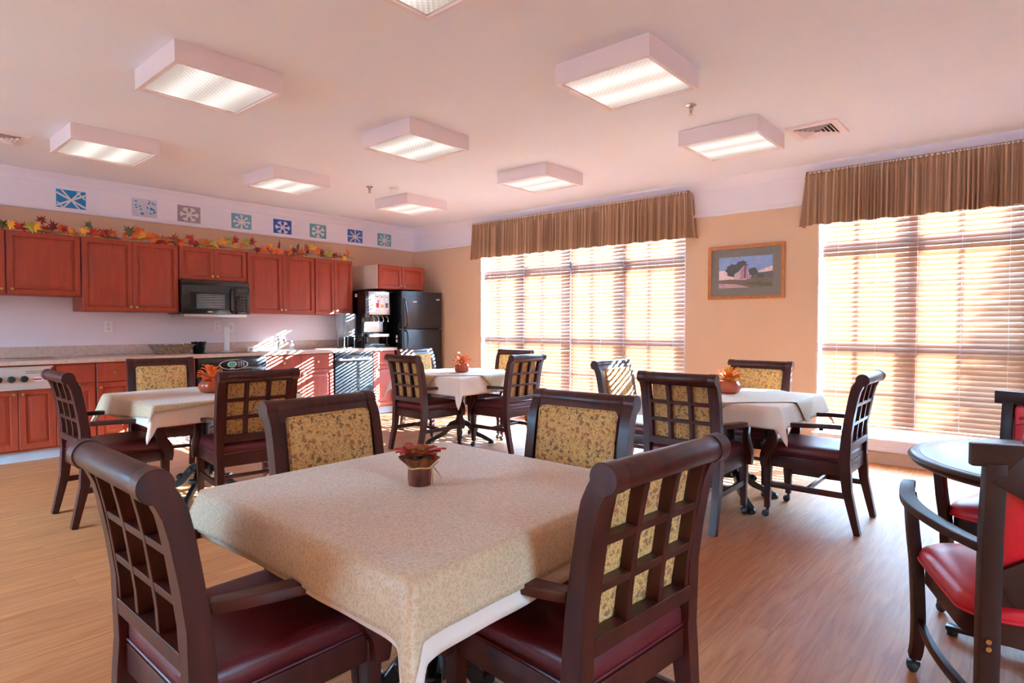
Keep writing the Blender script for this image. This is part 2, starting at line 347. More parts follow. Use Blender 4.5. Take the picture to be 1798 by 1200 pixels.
# unseen walls of the dining room, with windows added to bring in fill daylight
def wall_open(axis, c, a0, a1, holes, name):
    mb = MB(); z0, z1 = .45, 2.35
    def bx(u0, u1, za, zb):
        if axis == 'y': mb.box((u0, c - T, za), (u1, c, zb))
        else: mb.box((c - T, u0, za), (c, u1, zb))
    u = a0
    for h0, h1 in holes:
        bx(u, h0, 0, HC); bx(h0, h1, 0, z0); bx(h0, h1, z1, HC); u = h1
    bx(u, a1, 0, HC)
    struct(mb, name, 'wall')
HF = [(.3, 1.35)]; HL = [(3.6, 6.4)]
wall_open('y', YF, XL, XW, HF, 'wall_front'); wall_open('x', XL, YF, YK, HL, 'wall_left')
for i, (axis, c, (a, b)) in enumerate([('y', YF, h) for h in HF] + [('x', XL, h) for h in HL]):
    fr = MB(); z0, z1 = .45, 2.35; g = MB(); m_ = (a + b) / 2
    for u0, u1, za, zb in ((a, a + .06, z0, z1), (b - .06, b, z0, z1), (m_ - .03, m_ + .03, z0, z1), (a, b, z0, z0 + .06), (a, b, z1 - .06, z1)):
        if axis == 'y': fr.box((u0, c - .12, za), (u1, c - .06, zb))
        else: fr.box((c - .12, u0, za), (c - .06, u1, zb))
    if axis == 'y': g.box((a + .05, c - .092, z0 + .05), (b - .05, c - .088, z1 - .05))
    else: g.box((c - .092, a + .05, z0 + .05), (c - .088, b - .05, z1 - .05))
    wo = fr.build('window_%d' % (i + 3), 'trim'); wo['kind'] = 'structure'; g.build('pane', 'pane', wo)
# white frieze, picture rail and crown on both visible walls
FZ = 2.385
def moulding(name, prof, axis, m='trim', a=None, b=None, xs=None):
    # prof: (distance out of wall, z); axis 'k' along kitchen wall, 'w' along window wall
    mb = MB()
    if axis == 'k': rings = [[(x, YK - d, z) for d, z in prof] for x in (XL, XW)]
    else: rings = [[(XW - d, y, z) for d, z in prof] for y in (xs or (YF, YK))]
    mb.loft(rings); return struct(mb, name, m, ang=50)
frz = [(0, FZ), (.006, FZ), (.006, HC), (0, HC)]
rail = [(0, FZ - .012), (.022, FZ - .008), (.026, FZ + .006), (.018, FZ + .022), (.012, FZ + .036), (0, FZ + .036)]
crown = [(0, HC - .10), (.016, HC - .10), (.022, HC - .085), (.030, HC - .06), (.055, HC - .03), (.07, HC - .018), (.075, HC), (0, HC)]
moulding('trim_1', frz, 'k'); moulding('trim_2', frz, 'w'); moulding('trim_3', rail, 'k'); moulding('trim_4', rail, 'w')
moulding('trim_5', crown, 'k'); moulding('trim_6', crown, 'w')
bprof = [(0, 0), (.02, 0), (.012, .01), (.010, .095), (.004, .10), (0, .10)]
moulding('baseboard_right', bprof, 'w', 'basebd')
# pale painted wall strip between counter and upper cabinets
struct(MB().box((XL, YK - .004, 1.02), (5.28, YK, 1.75)), 'trim_7', 'splash')

# windows
def make_window(n, y0, y1):
    fr = MB(); xo0, xo1 = XW + .085, XW + .145; k = 4; step = (y1 - y0) / k
    fr.box((xo0, y0, ZS), (xo1, y0 + .05, ZT)); fr.box((xo0, y1 - .05, ZS), (xo1, y1, ZT)); fr.box((xo0, y0, ZS), (xo1, y1, ZS + .06)); fr.box((xo0, y0, ZT - .05), (xo1, y1, ZT))
    for i in range(1, k): fr.box((xo0 - .01, y0 + i * step - .06, ZS + .06), (xo1, y0 + i * step + .06, ZT - .05))
    fr.box((xo0 - .01, y0 + .05, 1.93), (xo1, y1 - .05, 2.03)); fr.box((xo0 - .005, y0 + .05, 1.03), (xo1, y1 - .05, 1.10))
    o = fr.build('window_%d' % n, 'trim', bev=.003); o['kind'] = 'structure'
    mu = MB()
    for i in range(k):
        c = y0 + (i + .5) * step; mu.box((xo0 + .02, c - .011, ZS + .06), (xo0 + .045, c + .011, ZT - .05))
    for z in (.66, 1.64): mu.box((xo0 + .021, y0 + .05, z - .011), (xo0 + .044, y1 - .05, z + .011))
    mu.build('muntins', 'trim', o)
    MB().box((xo0 + .030, y0 + .03, ZS + .05), (xo0 + .034, y1 - .03, ZT - .04)).build('pane', 'pane', o)
    # reveal lining and sill with apron
    rv = MB(); rv.box((XW + .001, y0 - .001, ZS), (xo0, y0 + .012, ZT)); rv.box((XW + .001, y1 - .012, ZS), (xo0, y1 + .001, ZT)); rv.box((XW + .001, y0, ZT - .012), (xo0, y1, ZT))
    rv.build('reveal', 'trim', o)
    si = MB(); si.box((XW - .03, y0 - .03, ZS - .004), (XW + .10, y1 + .03, ZS + .022)); si.build('sill', 'trim', o, bev=.006)
    ap = MB(); ap.box((XW - .012, y0 - .02, ZS - .055), (XW, y1 + .02, ZS - .004)); ap.box((XW - .018, y0 - .02, ZS - .09), (XW, y1 + .02, ZS - .055)); ap.build('apron', 'trim', o, bev=.003)
    return o
make_window(1, *W1); make_window(2, *W2)

# ------------------------------------------------------------------ blinds
TH = R(54.5); SW = .051; PITCH = .0437; XB = XW + .032
def blind(y0, y1, label):
    t = thing('window_blind', label, 'window blind', (XB, (y0 + y1) / 2, .31), 0, 'wooden slat blinds')
    h = (y1 - y0) / 2; sl = MB(); zt = 2.29 - .31; z = .05; rr = random.Random(int(y0 * 100)); c, s_ = math.cos(TH), math.sin(TH)
    while z < zt - .03:
        th = TH + rr.uniform(-.03, .03); c, s_ = math.cos(th), math.sin(th)
        dz = rr.uniform(-.001, .001)
        prof = []
        for u, b in ((-.5, 0), (-.25, .0016), (0, .0022), (.25, .0016), (.5, 0)): prof.append((u * SW, b + .0013))
        for u, b in ((.5, 0), (.25, .0016), (0, .0022), (-.25, .0016), (-.5, 0)): prof.append((u * SW, b - .0013))
        # local: u<0 room side (-X, low), u>0 window side (high)
        ring = lambda y, e: [(u * c - b * s_, y, z + e + u * s_ + b * c) for u, b in prof]
        tl = rr.uniform(-.0012, .0012)
        sl.loft([ring(-h, dz - tl), ring(h, dz + tl)]); z += PITCH
    sl.build('slats', 'slat', t, ang=50)
    MB().box((-.028, -h, zt - .01), (.028, h, zt + .045)).build('head_rail', 'slat', t, bev=.003)
    MB().box((-.020, -h, 0), (.020, h, .022)).build('bottom_rail', 'slat', t, bev=.004)
    for q in range(5):
        y = -h + .13 + q * (2 * h - .26) / 4; l = MB()
        for x in (-.0205, .0205): l.tube([(x, y, .02), (x, y, zt)], .0011, 5)
        zz = .05
        while zz < zt - .03: l.lathe([(.0, -.003), (.0028, -.002), (.0028, .002), (0, .003)], (-.0195, y, zz - .016), 6); zz += PITCH
        l.build('ladder_cord', 'white', t)
    return t
ym = (W1[0] + W1[1]) / 2
blind(ym + .012, W1[1] - .045, 'translucent tan slat blind at the kitchen end of the far window')
blind(W1[0] + .02, ym - .008, 'translucent tan slat blind nearest the framed picture in the far window')
ym = (W2[0] + W2[1]) / 2
blind(W2[0] + .02, ym - .010, 'tan slat blind past the right edge of the photo')
blind(ym + .010, W2[1] - .04, 'tan slat blind in the right-hand window beside the framed picture')
# valances: gathered, striped, wrapped round the ends
def valance(y0, y1, label):
    t = thing('valance_curtain', label, 'curtain', (XW, (y0 + y1) / 2, 2.66), 0, 'striped valances over the windows')
    h = (y1 - y0) / 2; out = .13; path = []
    def along(s):   # s runs along: return (at y0 side), front, return
        L1 = out; L2 = 2 * h; 
        if s < L1: return (-s, -h, (0, -1))
        if s < L1 + L2: return (-out, -h + (s - L1), (-1, 0))
        return (-out + (s - L1 - L2), h, (0, 1))
    tot = 2 * out + 2 * h; n = int(tot / .006); rr = random.Random(int(y0 * 77)); ph = 0; amp = []; sA = []
    for i in range(n + 1):
        ph += .006 / (.026 + .014 * math.sin(i * .05) + rr.uniform(0, .006)) * 2 * PI * .55; sA.append(ph)
    zs = [(0.0, .25, -.02), (-.03, .35, -.005), (-.05, .12, 0), (-.065, .3, 0), (-.10, .7, 0), (-.20, 1, 0), (-.35, 1.1, .004), (-.50, 1.15, .008)]
    v = []; f = []
    for (z, k, ex) in zs:
        for i in range(n + 1):
            s = min(tot - 1e-6, i * tot / n); x, y, (nx, ny) = along(s)
            gather = math.sin(sA[i] * 1.9) if z > -.07 else math.sin(sA[i]) + .35 * math.sin(sA[i] * 2.3 + 1)
            d = .013 * k * gather + ex; flare = .03 * (-z / .5) ** 1.5 * (1 if ny else 0)
            zz = z + (.006 * math.sin(i * .21) if z < -.4 else 0)
            v.append((x + nx * d, y + ny * (d + flare), zz))
    m_ = n + 1
    for a in range(len(zs) - 1):
        for i in range(n): f.append((a * m_ + i, a * m_ + i + 1, (a + 1) * m_ + i + 1, (a + 1) * m_ + i))
    me = bpy.data.meshes.new('fabric'); me.from_pydata(v, [], f); me.materials.append(M['valance'])
    uv = me.uv_layers.new(name='UVMap')
    for li, l in enumerate(me.loops): uv.data[li].uv = ((l.vertex_index % m_) * tot / n, v[l.vertex_index][2])
    me.polygons.foreach_set('use_smooth', [True] * len(me.polygons))
    o = bpy.data.objects.new('fabric', me); COL.objects.link(o); o.parent = t
    sol = o.modifiers.new('thick', 'SOLIDIFY'); sol.thickness = .0025
    rod = MB(); rod.box((-out + .012, -h + .02, -.045), (-out + .022, h - .02, -.01)); rod.box((-out + .012, -h + .015, -.045), (-.001, -h + .022, -.01)); rod.box((-out + .012, h - .022, -.045), (-.001, h - .015, -.01)); rod.build('rod', 'white', t)
valance(W1[0] - .085, W1[1] + .05, 'brown striped gathered valance over the far window by the kitchen')
valance(W2[0] - .08, W2[1] + .085, 'brown striped gathered valance over the right-hand window')

# ------------------------------------------------------------------ kitchen cabinets
YU, YB = YK - .33, YK - .60     # front planes of upper and base boxes
def door_mb(w, h, rail_=.055, flat=False):
    # local: x 0..w, z 0..h, front toward -Y at y=0, back at y=.02
    mb = MB(); prof = [(0, .02), (0, .003), (.003, 0), (rail_ - .007, 0), (rail_, .017), (rail_ + .012, .017), (rail_ + .034, .003), (rail_ + .038, .0025)] if not flat else [(0, .02), (0, .003), (.003, 0), (.010, 0)]
    rings = [[(i, y, i), (w - i, y, i), (w - i, y, h - i), (i, y, h - i)] for i, y in prof]
    return mb.loft(rings)
def knob(parent, x, z, name='knob'):
    k = MB(); k.lathe([(.006, 0), (.005, -.008), (.013, -.014), (.015, -.02), (.011, -.026), (.002, -.028)], (x, 0, z), 14, 'y'); return k.build(name, 'brass', parent)
def carcass(t, w, d, h, m='cherry', side=None):
    MB().box((0, .021, 0), (w, d, h)).build('body', m, t, bev=.002)
def wall_cab(x0, x1, z0, z1, label, nd, yf=YU, kn='low', hinge='R'):
    t = thing('wall_cabinet', label, 'cabinet', (x0, yf - .021, z0), 0, 'cherry wall cabinets'); w, h = x1 - x0 - .002, z1 - z0
    carcass(t, w, YK - yf + .015, h)
    dw = (w - .012 - .004 * (nd - 1)) / nd
    for i in range(nd):
        d = door_mb(dw, h - .012, .05 if dw > .3 else .042).build('door', 'cherry', t); d.location = (.006 + i * (dw + .004), 0, .006)
        if nd == 1: kx = dw - .03 if hinge == 'L' else .03
        else: kx = dw - .025 if i == 0 else .025
        knob(d, kx, .045)
    return t
wall_cab(.40, 1.128, 1.515, 2.105, 'cherry wall cabinet cut off at the left edge of the photo', 1, hinge='L')
wall_cab(1.13, 1.703, 1.515, 2.105, 'short single-door cherry wall cabinet, leftmost seen whole', 1)
wall_cab(1.705, 2.598, 1.37, 2.105, 'tall double-door cherry wall cabinet left of the microwave', 2)
wall_cab(2.60, 3.352, 1.735, 2.105, 'shallow double-door cherry wall cabinet above the microwave', 2)
wall_cab(3.355, 4.248, 1.37, 2.105, 'wide double-door cherry wall cabinet right of the microwave', 2)
wall_cab(4.25, 4.825, 1.37, 2.105, 'narrow double-door cherry wall cabinet nearest the juice dispenser', 2)
oc = wall_cab(5.055, 5.86, 1.735, 2.065, 'small cherry cabinet with a pale side above the refrigerator', 2, yf=6.84)
MB().box((-.012, .022, 0), (-.0005, YK - 6.84 + .015, .33)).build('side_panel', 'cabside', oc)['label'] = 'pale side panel'

def base_cab(x0, x1, label, doors, drawers=True, yf=YB, z1=.873):
    t = thing('base_cabinet', label, 'cabinet', (x0, yf - .021, 0), 0, 'cherry base cabinets'); w = x1 - x0 - .002
    MB().box((0, .021, .10), (w, .60, z1)).build('body', 'cherry', t, bev=.002)
    MB().box((0, .06, 0), (w, .08, .10)).build('toe_kick', 'toe', t)['label'] = 'grey toe kick'
    dw = (w - .012 - .004 * (doors - 1)) / doors; zd = .675 if drawers else z1 - .01
    for i in range(doors):
        d = door_mb(dw, zd - .115).build('door', 'cherry', t); d.location = (.006 + i * (dw + .004), 0, .115)
        kx = dw - .028 if (i % 2 == 0 and doors > 1) else .028
        knob(d, kx, zd - .115 - .045)
        if drawers:
            r_ = door_mb(dw, z1 - zd - .016, flat=True).build('drawer', 'cherry', t); r_.location = (.006 + i * (dw + .004), 0, zd + .006)
            knob(r_, dw / 2 if dw > .3 else dw / 2, (z1 - zd) / 2 - .01)
    return t
base_cab(-.55, .30, 'cherry base cabinet beyond the left edge of the photo', 2)
t = thing('base_cabinet', 'cherry base cabinet holding the stainless food warmer panel', 'cabinet', (.62, YB - .021, 0), 0, 'cherry base cabinets')
MB().box((-.318, .021, .10), (1.116, .60, .873)).build('body', 'cherry', t, bev=.002); MB().box((-.318, .06, 0), (1.116, .08, .10)).build('toe_kick', 'toe', t)['label'] = 'grey toe kick'
for (a, w_, k) in ((-.310, .41, .38), (.104, .42, .392), (.53, .27, .03), (.806, .304, .028)):
    d = door_mb(w_, .54).build('door', 'cherry', t); d.location = (a, 0, .115); knob(d, k, .50)
d = door_mb(.304, .17, flat=True).build('drawer_front', 'cherry', t); d.location = (.806, 0, .685)
t.location.x = .62
base_cab(1.74, 2.05, 'narrow cherry base cabinet with one drawer behind the far left table', 1)
base_cab(2.05, 2.655, 'cherry base cabinet beside the range, behind a dining chair', 2)
base_cab(3.425, 4.345, 'sink base cabinet striped with sunlight right of the range', 2)
base_cab(4.95, 5.33, 'narrow cherry base cabinet right of the dishwasher', 1)
# worktop with backsplash
wt = thing('kitchen_worktop', 'long beige laminate worktop running under the wall cabinets', 'countertop', (0, 0, 0))
ct = MB(); ct.box((-.6, YB - .045, .875), (5.35, YK - .001, .915)); ct.build('countertop', 'counter', wt, bev=.004)
MB().box((-.6, YK - .022, .9155), (5.35, YK - .001, 1.022)).build('backsplash', 'counter', wt, bev=.002)
# food warmer: rim on worktop + control panel on cabinet front
fw = thing('food_warmer', 'stainless drop-in food warmer with a knobbed control panel', 'food warmer', (.30, 0, 0))
rm = MB(); rm.loft([[(x, y, z) for x, y in rrect(a, b, .03, 4, .62, YB + .26)] for a, b, z in ((.60, .23, .916), (.60, .23, .924), (.585, .215, .926), (.565, .195, .924), (.56, .19, .9165))], cap=False); rm.build('rim', 'steel', fw)
MB().box((.07, YB + .075, .9165), (1.17, YB + .445, .918)).build('well_lid', 'black', fw)
cp = MB(); cp.box((.085, YB - .036, .668), (1.085, YB - .0215, .850)); cp.box((.07, YB - .040, .848), (1.10, YB - .0215, .862)); cp.box((.07, YB - .040, .655), (1.10, YB - .0215, .668)); pnl = cp.build('control_panel', 'satin', fw, bev=.002)
for x in (.45, .60, .71, .80, .89):
    kb = MB(); kb.lathe([(.029, 0), (.029, -.012), (.023, -.016), (.021, -.03), (.003, -.032)], (x, YB - .036, .752), 18, 'y'); kb.build('knob', 'rubber', pnl)
lb = MB(); lb.lathe([(.001, 0), (.05, 0), (.05, -.001), (.001, -.001)], (0, 0, 0), 24, 'y').xf(lambda p: (p.x + .985, p.y + YB - .0365, p.z * .42 + .745)); bdg = lb.build('badge', 'white', pnl)
MB().box((.955, YB - .0385, .738), (1.015, YB - .0376, .752)).build('badge_lettering', 'cranb', pnl)
for zz in (.80, .815): MB().box((.90, YB - .0372, zz), (1.05, YB - .0362, zz + .004)).build('fine_print', 'rubber', pnl)

# range under the counter
rg = thing('electric_range', 'black electric range with an oval control display', 'range', (2.66, 0, 0))
MB().box((.002, YB - .01, .10), (.758, YB + .55, .872)).build('body', 'black', rg, bev=.004)
MB().box((.01, YB + .04, 0), (.75, YB + .3, .10)).build('toe_panel', 'black', rg)
cpn = MB(); cpn.loft([[(x, YB - .02 - o_, z) for z, o_ in ((.700, .0), (.715, .035), (.79, .045), (.865, .03), (.872, 0), (.872, -.02), (.70, -.02))] for x in (.002, .758)]); cpo = cpn.build('control_panel', 'black', rg, bev=.003)
def disc(cx, cz, rx, rz_, y0, y1, n=28):
    return MB().loft([[(cx + rx * math.cos(2 * PI * i / n), y, cz + rz_ * math.sin(2 * PI * i / n)) for i in range(n)] for y in (y0, y1)])
ovr = MB(); n = 40; rings = []
for rr_, yy in ((1, .0), (1, -.003), (.955, -.003), (.955, 0)):
    rings.append([(.38 + rr_ * .16 * math.cos(2 * PI * i / n), YB - .0655 + yy - .0, .79 + rr_ * .055 * math.sin(2 * PI * i / n)) for i in range(n)])
ovr.loft(rings, False); ovr.build('oval_outline', 'white', cpo)
disc(.36, .793, .05, .032, YB - .069, YB - .0655).build('clock_ring', 'white', cpo); disc(.36, .793, .042, .026, YB - .0705, YB - .0692).build('clock_display', 'green_led', cpo)
for i in range(9):
    MB().box((.43 + (i % 3) * .028, YB - .069, .768 + (i // 3) * .02), (.442 + (i % 3) * .028, YB - .0655, .773 + (i // 3) * .02)).build('key', 'white', cpo)
MB().box((.335, YB - .069, .742), (.385, YB - .0655, .749)).build('badge', 'white', cpo)
dr = MB(); dr.box((.006, YB - .045, .30), (.754, YB - .0105, .69)); dro = dr.build('oven_door', 'black', rg, bev=.006)
MB().box((.12, YB - .0475, .36), (.64, YB - .0452, .58)).build('oven_window', 'underglass', dro)
hd = MB(); hd.tube([(.08, YB - .046, .645), (.08, YB - .085, .648), (.68, YB - .085, .648), (.68, YB - .046, .645)], .011, 10); hd.build('handle', 'steel', dro)
MB().box((.006, YB - .04, .105), (.754, YB - .0105, .285)).build('storage_drawer', 'black', rg, bev=.006)
ck = MB()
ck.box((.03, YB + .03, .9155), (.73, YB + .50, .921)); ck.build('cooktop', 'underglass', rg, bev=.002)

# dishwasher
dw = thing('dishwasher', 'black dishwasher with a bar handle under the worktop', 'dishwasher', (4.35, 0, 0))
MB().box((.002, YB - .005, .10), (.592, YB + .56, .872)).build('body', 'black', dw, bev=.003)
MB().box((.01, YB + .04, 0), (.58, YB + .3, .10)).build('toe_panel', 'black', dw)
ddo = MB().box((.004, YB - .035, .11), (.590, YB - .0055, .80)).build('door', 'blacktex', dw, bev=.006)
MB().box((.004, YB - .035, .805), (.590, YB - .0055, .868)).build('control_strip', 'black', dw, bev=.004)
h_ = MB(); h_.tube([(.05, YB - .035, .775), (.05, YB - .07, .777), (.54, YB - .07, .777), (.54, YB - .035, .775)], .012, 10); h_.build('handle', 'steel', ddo)

# microwave over the range
mw = thing('microwave', 'black over-range microwave with a grid window hung under the shallow cabinet', 'microwave', (2.60, YK - .40, 1.325))
MB().box((0, .03, .03), (.752, .398, .405)).build('body', 'black', mw, bev=.004)
gr = MB(); gr.box((0, .0, .355), (.752, .03, .405)); 
for i in range(4): gr.box((.02, -.004, .362 + i * .010), (.73, 0, .366 + i * .010))
gr.build('top_grille', 'black', mw, bev=.002)
dd = MB(); dd.box((.0, -.012, .03), (.575, .029, .352)); ddo = dd.build('door', 'black', mw, bev=.006)
wdw = MB().box((.085, -.0142, .085), (.505, -.0122, .275)).build('window', 'underglass', ddo)
gl = MB()
for i in range(9): gl.box((.15, -.0155, .10 + i * .018), (.46, -.0145, .104 + i * .018))
gl.build('rack_lines', 'steel', ddo)
hh = MB(); hh.tube([(.545, -.012, .05), (.548, -.045, .07), (.548, -.05, .19), (.548, -.045, .31), (.545, -.012, .33)], .010, 10); hh.build('handle', 'black', ddo)
cpm = MB().box((.579, -.012, .03), (.752, .029, .352)).build('control_panel', 'black', mw, bev=.006)
for i in range(6):
    for j in range(3): MB().box((.60 + j * .045, -.0145, .06 + i * .032), (.635 + j * .045, -.0122, .082 + i * .032)).build('button', 'rubber', cpm, bev=.002)
MB().box((.605, -.0145, .285), (.725, -.0122, .325)).build('display', 'underglass', cpm)
MB().box((.27, -.0145, .052), (.32, -.0122, .062)).build('badge', 'white', ddo)
MB().box((.03, .01, .0), (.72, .38, .03)).build('bottom_vent', 'steel', mw, bev=.002)

# refrigerator
fg = thing('refrigerator', 'tall black top-freezer refrigerator in the corner', 'refrigerator', (5.375, 6.72, 0))
MB().box((0, .06, .02), (.755, .70, 1.70)).build('body', 'black', fg, bev=.005)
dl = MB(); dl.box((0, 0, .06), (.755, .058, 1.165)); dlo = dl.build('refrigerator_door', 'blacktex', fg, bev=.012)
du = MB(); du.box((0, 0, 1.18), (.755, .058, 1.712)); duo = du.build('freezer_door', 'blacktex', fg, bev=.012)
a = MB(); a.tube(sm([(.035, 0, 1.60), (.035, -.03, 1.56), (.045, -.055, 1.40), (.05, -.06, 1.26), (.045, -.045, 1.20), (.04, 0, 1.19)]), .013, 10); a.build('handle', 'black', duo)
a = MB(); a.tube(sm([(.04, 0, 1.155), (.045, -.045, 1.14), (.05, -.06, 1.05), (.045, -.055, .80), (.035, -.03, .60), (.035, 0, .56)]), .013, 10); a.build('handle', 'black', dlo)
a = MB().box((.20, -.0025, 1.555), (.27, -.0002, 1.572)).build('badge', 'steel', duo)
a = MB().box((.64, -.0025, 1.595), (.71, -.0002, 1.615)).build('energy_label', 'label', duo)
MB().box((.02, .09, 0), (.74, .66, .02)).build('foot_frame', 'rubber', fg)
for i, z in enumerate((1.045, .985)):
    o = MB().box((-.004, .10, z), (-.0005, .135, z + .04)).build('wall_hook_magnet', 'white', fg, bev=.002)
    o.name = 'side_magnet'

# juice dispenser
jd = thing('juice_dispenser', 'black juice dispenser with a lit four-panel fruit menu', 'juice dispenser', (4.865, 6.93, .916))
MB().box((0, .02, .0), (.43, .48, .79)).build('body', 'black', jd, bev=.006)
MB().box((0, -.055, .0), (.43, .02, .05)).build('base', 'black', jd, bev=.006)
hd_ = MB(); hd_.loft([[(x, y, z) for y, z in ((.02, .42), (-.05, .42), (-.075, .47), (-.06, .79), (.02, .79))] for x in (0.0, .43)]); hdo = hd_.build('head', 'black', jd, bev=.006)
fp = MB().box((.055, -.070, .46), (.40, -.0615, .775)).xf(lambda p: (p.x, p.y + (p.z - .47) * .045 - .008, p.z)); fpo = fp.build('face_plate', 'steel', jd, bev=.003)
for i in range(4):
    x0 = .08 + i * .078
    f_ = lambda p: (p.x, p.y + (p.z - .47) * .045 - .008, p.z)
    q = MB().box((x0, -.0745, .53), (x0 + .071, -.071, .74)).xf(f_).build('menu_panel', 'panelwhite', fpo)
    MB().box((x0 + .012, -.0757, .555), (x0 + .058, -.0748, .60 + .02 * (i % 2))).xf(f_).build('fruit_picture', ['oj', 'cranb', 'oj', 'leaf_green'][i], q)
    if i == 3: MB().box((x0 + .03, -.0765, .555), (x0 + .055, -.0758, .60)).xf(f_).build('fruit_picture', 'cranb', q)
    if i == 1: MB().box((x0 + .04, -.0757, .625), (x0 + .058, -.0748, .66)).xf(f_).build('fruit_picture', 'cranb', q)
    MB().box((x0 + .018, -.0757, .70), (x0 + .052, -.0748, .708)).xf(f_).build('panel_lettering', 'rubber', q)
    MB().tube(sm([(x0 + .035, -.06, .44), (x0 + .035, -.10, .40), (x0 + .035, -.10, .36)]), .008, 8).build('nozzle_lever', 'chrome', jd)
MB().box((.02, -.01, .22), (.33, .0195, .36)).build('splash_plate', 'steel', jd, bev=.004)
MB().box((.06, -.10, .15), (.37, .0, .19)).build('drip_tray', 'steel', jd, bev=.006)
for x in (.03, .36): MB().box((x, -.05, .05), (x + .02, .0, .15)).build('tray_leg', 'black', jd)
o = MB().box((-.003, .12, .70), (-.0005, .17, .745)).build('side_sticker', 'label', jd)

# beverage jar with spigot
bj = thing('beverage_jar', 'clear beverage jar with spigot on a square stand beside the juice dispenser', 'drink dispenser', (4.70, 7.08, .916))
s_ = MB(); s_.box((-.085, -.085, 0), (.085, .085, .012)); s_.box((-.085, -.085, .16), (.085, .085, .172))
for x in (-.085, .073):
    for y in (-.085, .073): s_.box((x, y, .012), (x + .012, y + .012, .16))
s_.build('stand', 'clear', bj, bev=.002)
j_ = MB(); j_.lathe([(.02, .173), (.105, .176), (.115, .21), (.135, .44), (.135, .455), (.129, .455), (.129, .44), (.109, .215), (.10, .186), (.02, .183)], n=28, cap=False); j_.build('jar', 'clear', bj)
MB().lathe([(.014, .19), (.014, .40), (.0, .402)], n=12).build('infuser_core', 'chrome', bj)
l_ = MB(); l_.lathe([(.137, .456), (.137, .466), (.05, .476), (.015, .48), (.02, .50), (.0, .506)], n=28); l_.build('lid', 'clear', bj)
sp_ = MB(); sp_.tube([(0, -.112, .215), (0, -.15, .215), (0, -.155, .19)], .010, 10); sp_.tube([(0, -.14, .22), (0, -.14, .245)], .006, 8); sp_.build('spigot', 'chrome', bj)

# faucet, soap pump, basket, pail, paper towel post, tissue box, outlets
fa = thing('kitchen_faucet', 'small chrome faucet at the back of the worktop', 'faucet', (3.80, 7.22, .916))
a = MB(); a.lathe([(.03, 0), (.03, .006), (.018, .012), (.016, .03), (.022, .10), (.022, .135), (.008, .145)], n=18); a.build('body', 'chrome', fa)
a = MB(); a.tube(sm([(0, -.01, .08), (.0, -.06, .125), (.0, -.13, .13), (0, -.16, .105)]), [.014] * 12 + [.011], 10); a.build('spout', 'chrome', fa)
a = MB(); a.tube([(0, 0, .14), (.01, .02, .165), (.02, .03, .178)], .007, 8); a.build('lever', 'chrome', fa)
sk = thing('kitchen_sink', 'stainless sink rim set in the worktop below the faucet', 'sink', (3.85, 7.0, .9155))
a = MB(); a.loft([[(x, y, z) for x, y in rrect(hx, hy, .05, 5)] for hx, hy, z in ((.36, .20, 0), (.36, .20, .006), (.34, .18, .007), (.33, .17, .0015), (.32, .16, .001))]); a.build('rim', 'steel', sk)
so = thing('soap_pump', 'white soap pump bottle right of the chrome faucet', 'soap bottle', (4.0, 7.25, .916))
a = MB(); a.lathe([(.026, 0), (.028, .01), (.028, .065), (.012, .078), (.012, .086)], n=18); a.build('bottle', 'white', so)
a = MB(); a.lathe([(.008, .0865), (.006, .10), (.012, .103), (.010, .11)], n=10); a.tube([(0, 0, .106), (0, -.03, .104)], .004, 6); a.build('pump', 'white', so)
bk = thing('wicker_basket', 'oblong woven basket of wrapped cutlery on the worktop', 'basket', (2.545, 7.18, .916))
a = MB(); a.loft([[(x, y, z) for x, y in rrect(hx, hy, .03, 5)] for hx, hy, z in ((.145, .085, 0), (.175, .105, .05), (.205, .125, .095), (.212, .13, .098), (.205, .128, .102), (.196, .12, .095), (.165, .10, .05), (.135, .08, .008))]); a.build('basket_body', 'wicker', bk)
gb = (('steel', 'salt_shaker', 'small metal-topped salt shaker standing in the woven basket', .02), ('white', 'cream_pot', 'white cream pot standing in the woven basket', -.06), ('steel', 'pepper_shaker', 'metal-topped pepper shaker at the pail end of the basket', .12))
for m_, nm, lab, dx in gb:
    a = MB(); a.lathe([(.018, .0), (.02, .03), (.015, .085), (.013, .092)], n=14); o = a.build(nm, 'clear' if m_ == 'steel' else 'white'); o.location = (2.545 + dx, 7.18, .926); tag(o, lab, 'shaker' if m_ == 'steel' else 'pot')
    if m_ == 'steel':
        a = MB(); a.lathe([(.015, .0925), (.015, .105), (.006, .113)], n=14); a.build('cap', 'chrome', o)
a = MB(); a.lathe([(.03, 0), (.055, .02), (.065, .055), (.06, .06), (.045, .08), (.01, .085)], n=12).xf(lambda p: (p.x * 1.2, p.y, p.z + .01 * math.sin(p.x * 90) * math.cos(p.y * 80)))
o = a.build('plastic_bag', 'clear'); o.location = (2.43, 7.18, .93); tag(o, 'crumpled clear bag heaped at the left end of the woven basket', 'bag')
pl = thing('scalloped_pail', 'small glossy black pail with a scalloped rim beside the basket', 'pail', (2.835, 7.20, .916))
n = 48
def scal(r, z, k): return [(r * math.cos(2 * PI * i / n), r * math.sin(2 * PI * i / n), z + k * abs(math.sin(5 * 2 * PI * i / n)) * .6) for i in range(n)]
a = MB(); a.loft([scal(.055, 0, 0), scal(.062, .03, 0), scal(.074, .095, 0), scal(.082, .12, .014), scal(.079, .12, .014), scal(.071, .095, 0), scal(.052, .006, 0)]); a.build('pail_body', 'black', pl)
pt = thing('paper_towel_post', 'upright white paper towel post on a round steel foot', 'towel holder', (3.15, 7.20, .916))
MB().lathe([(.075, 0), (.075, .008), (.01, .014)], n=24).build('foot', 'steel', pt); MB().lathe([(.030, .0145), (.030, .285), (.008, .288), (.008, .305), (.0, .308)], n=20).build('roll', 'white', pt)
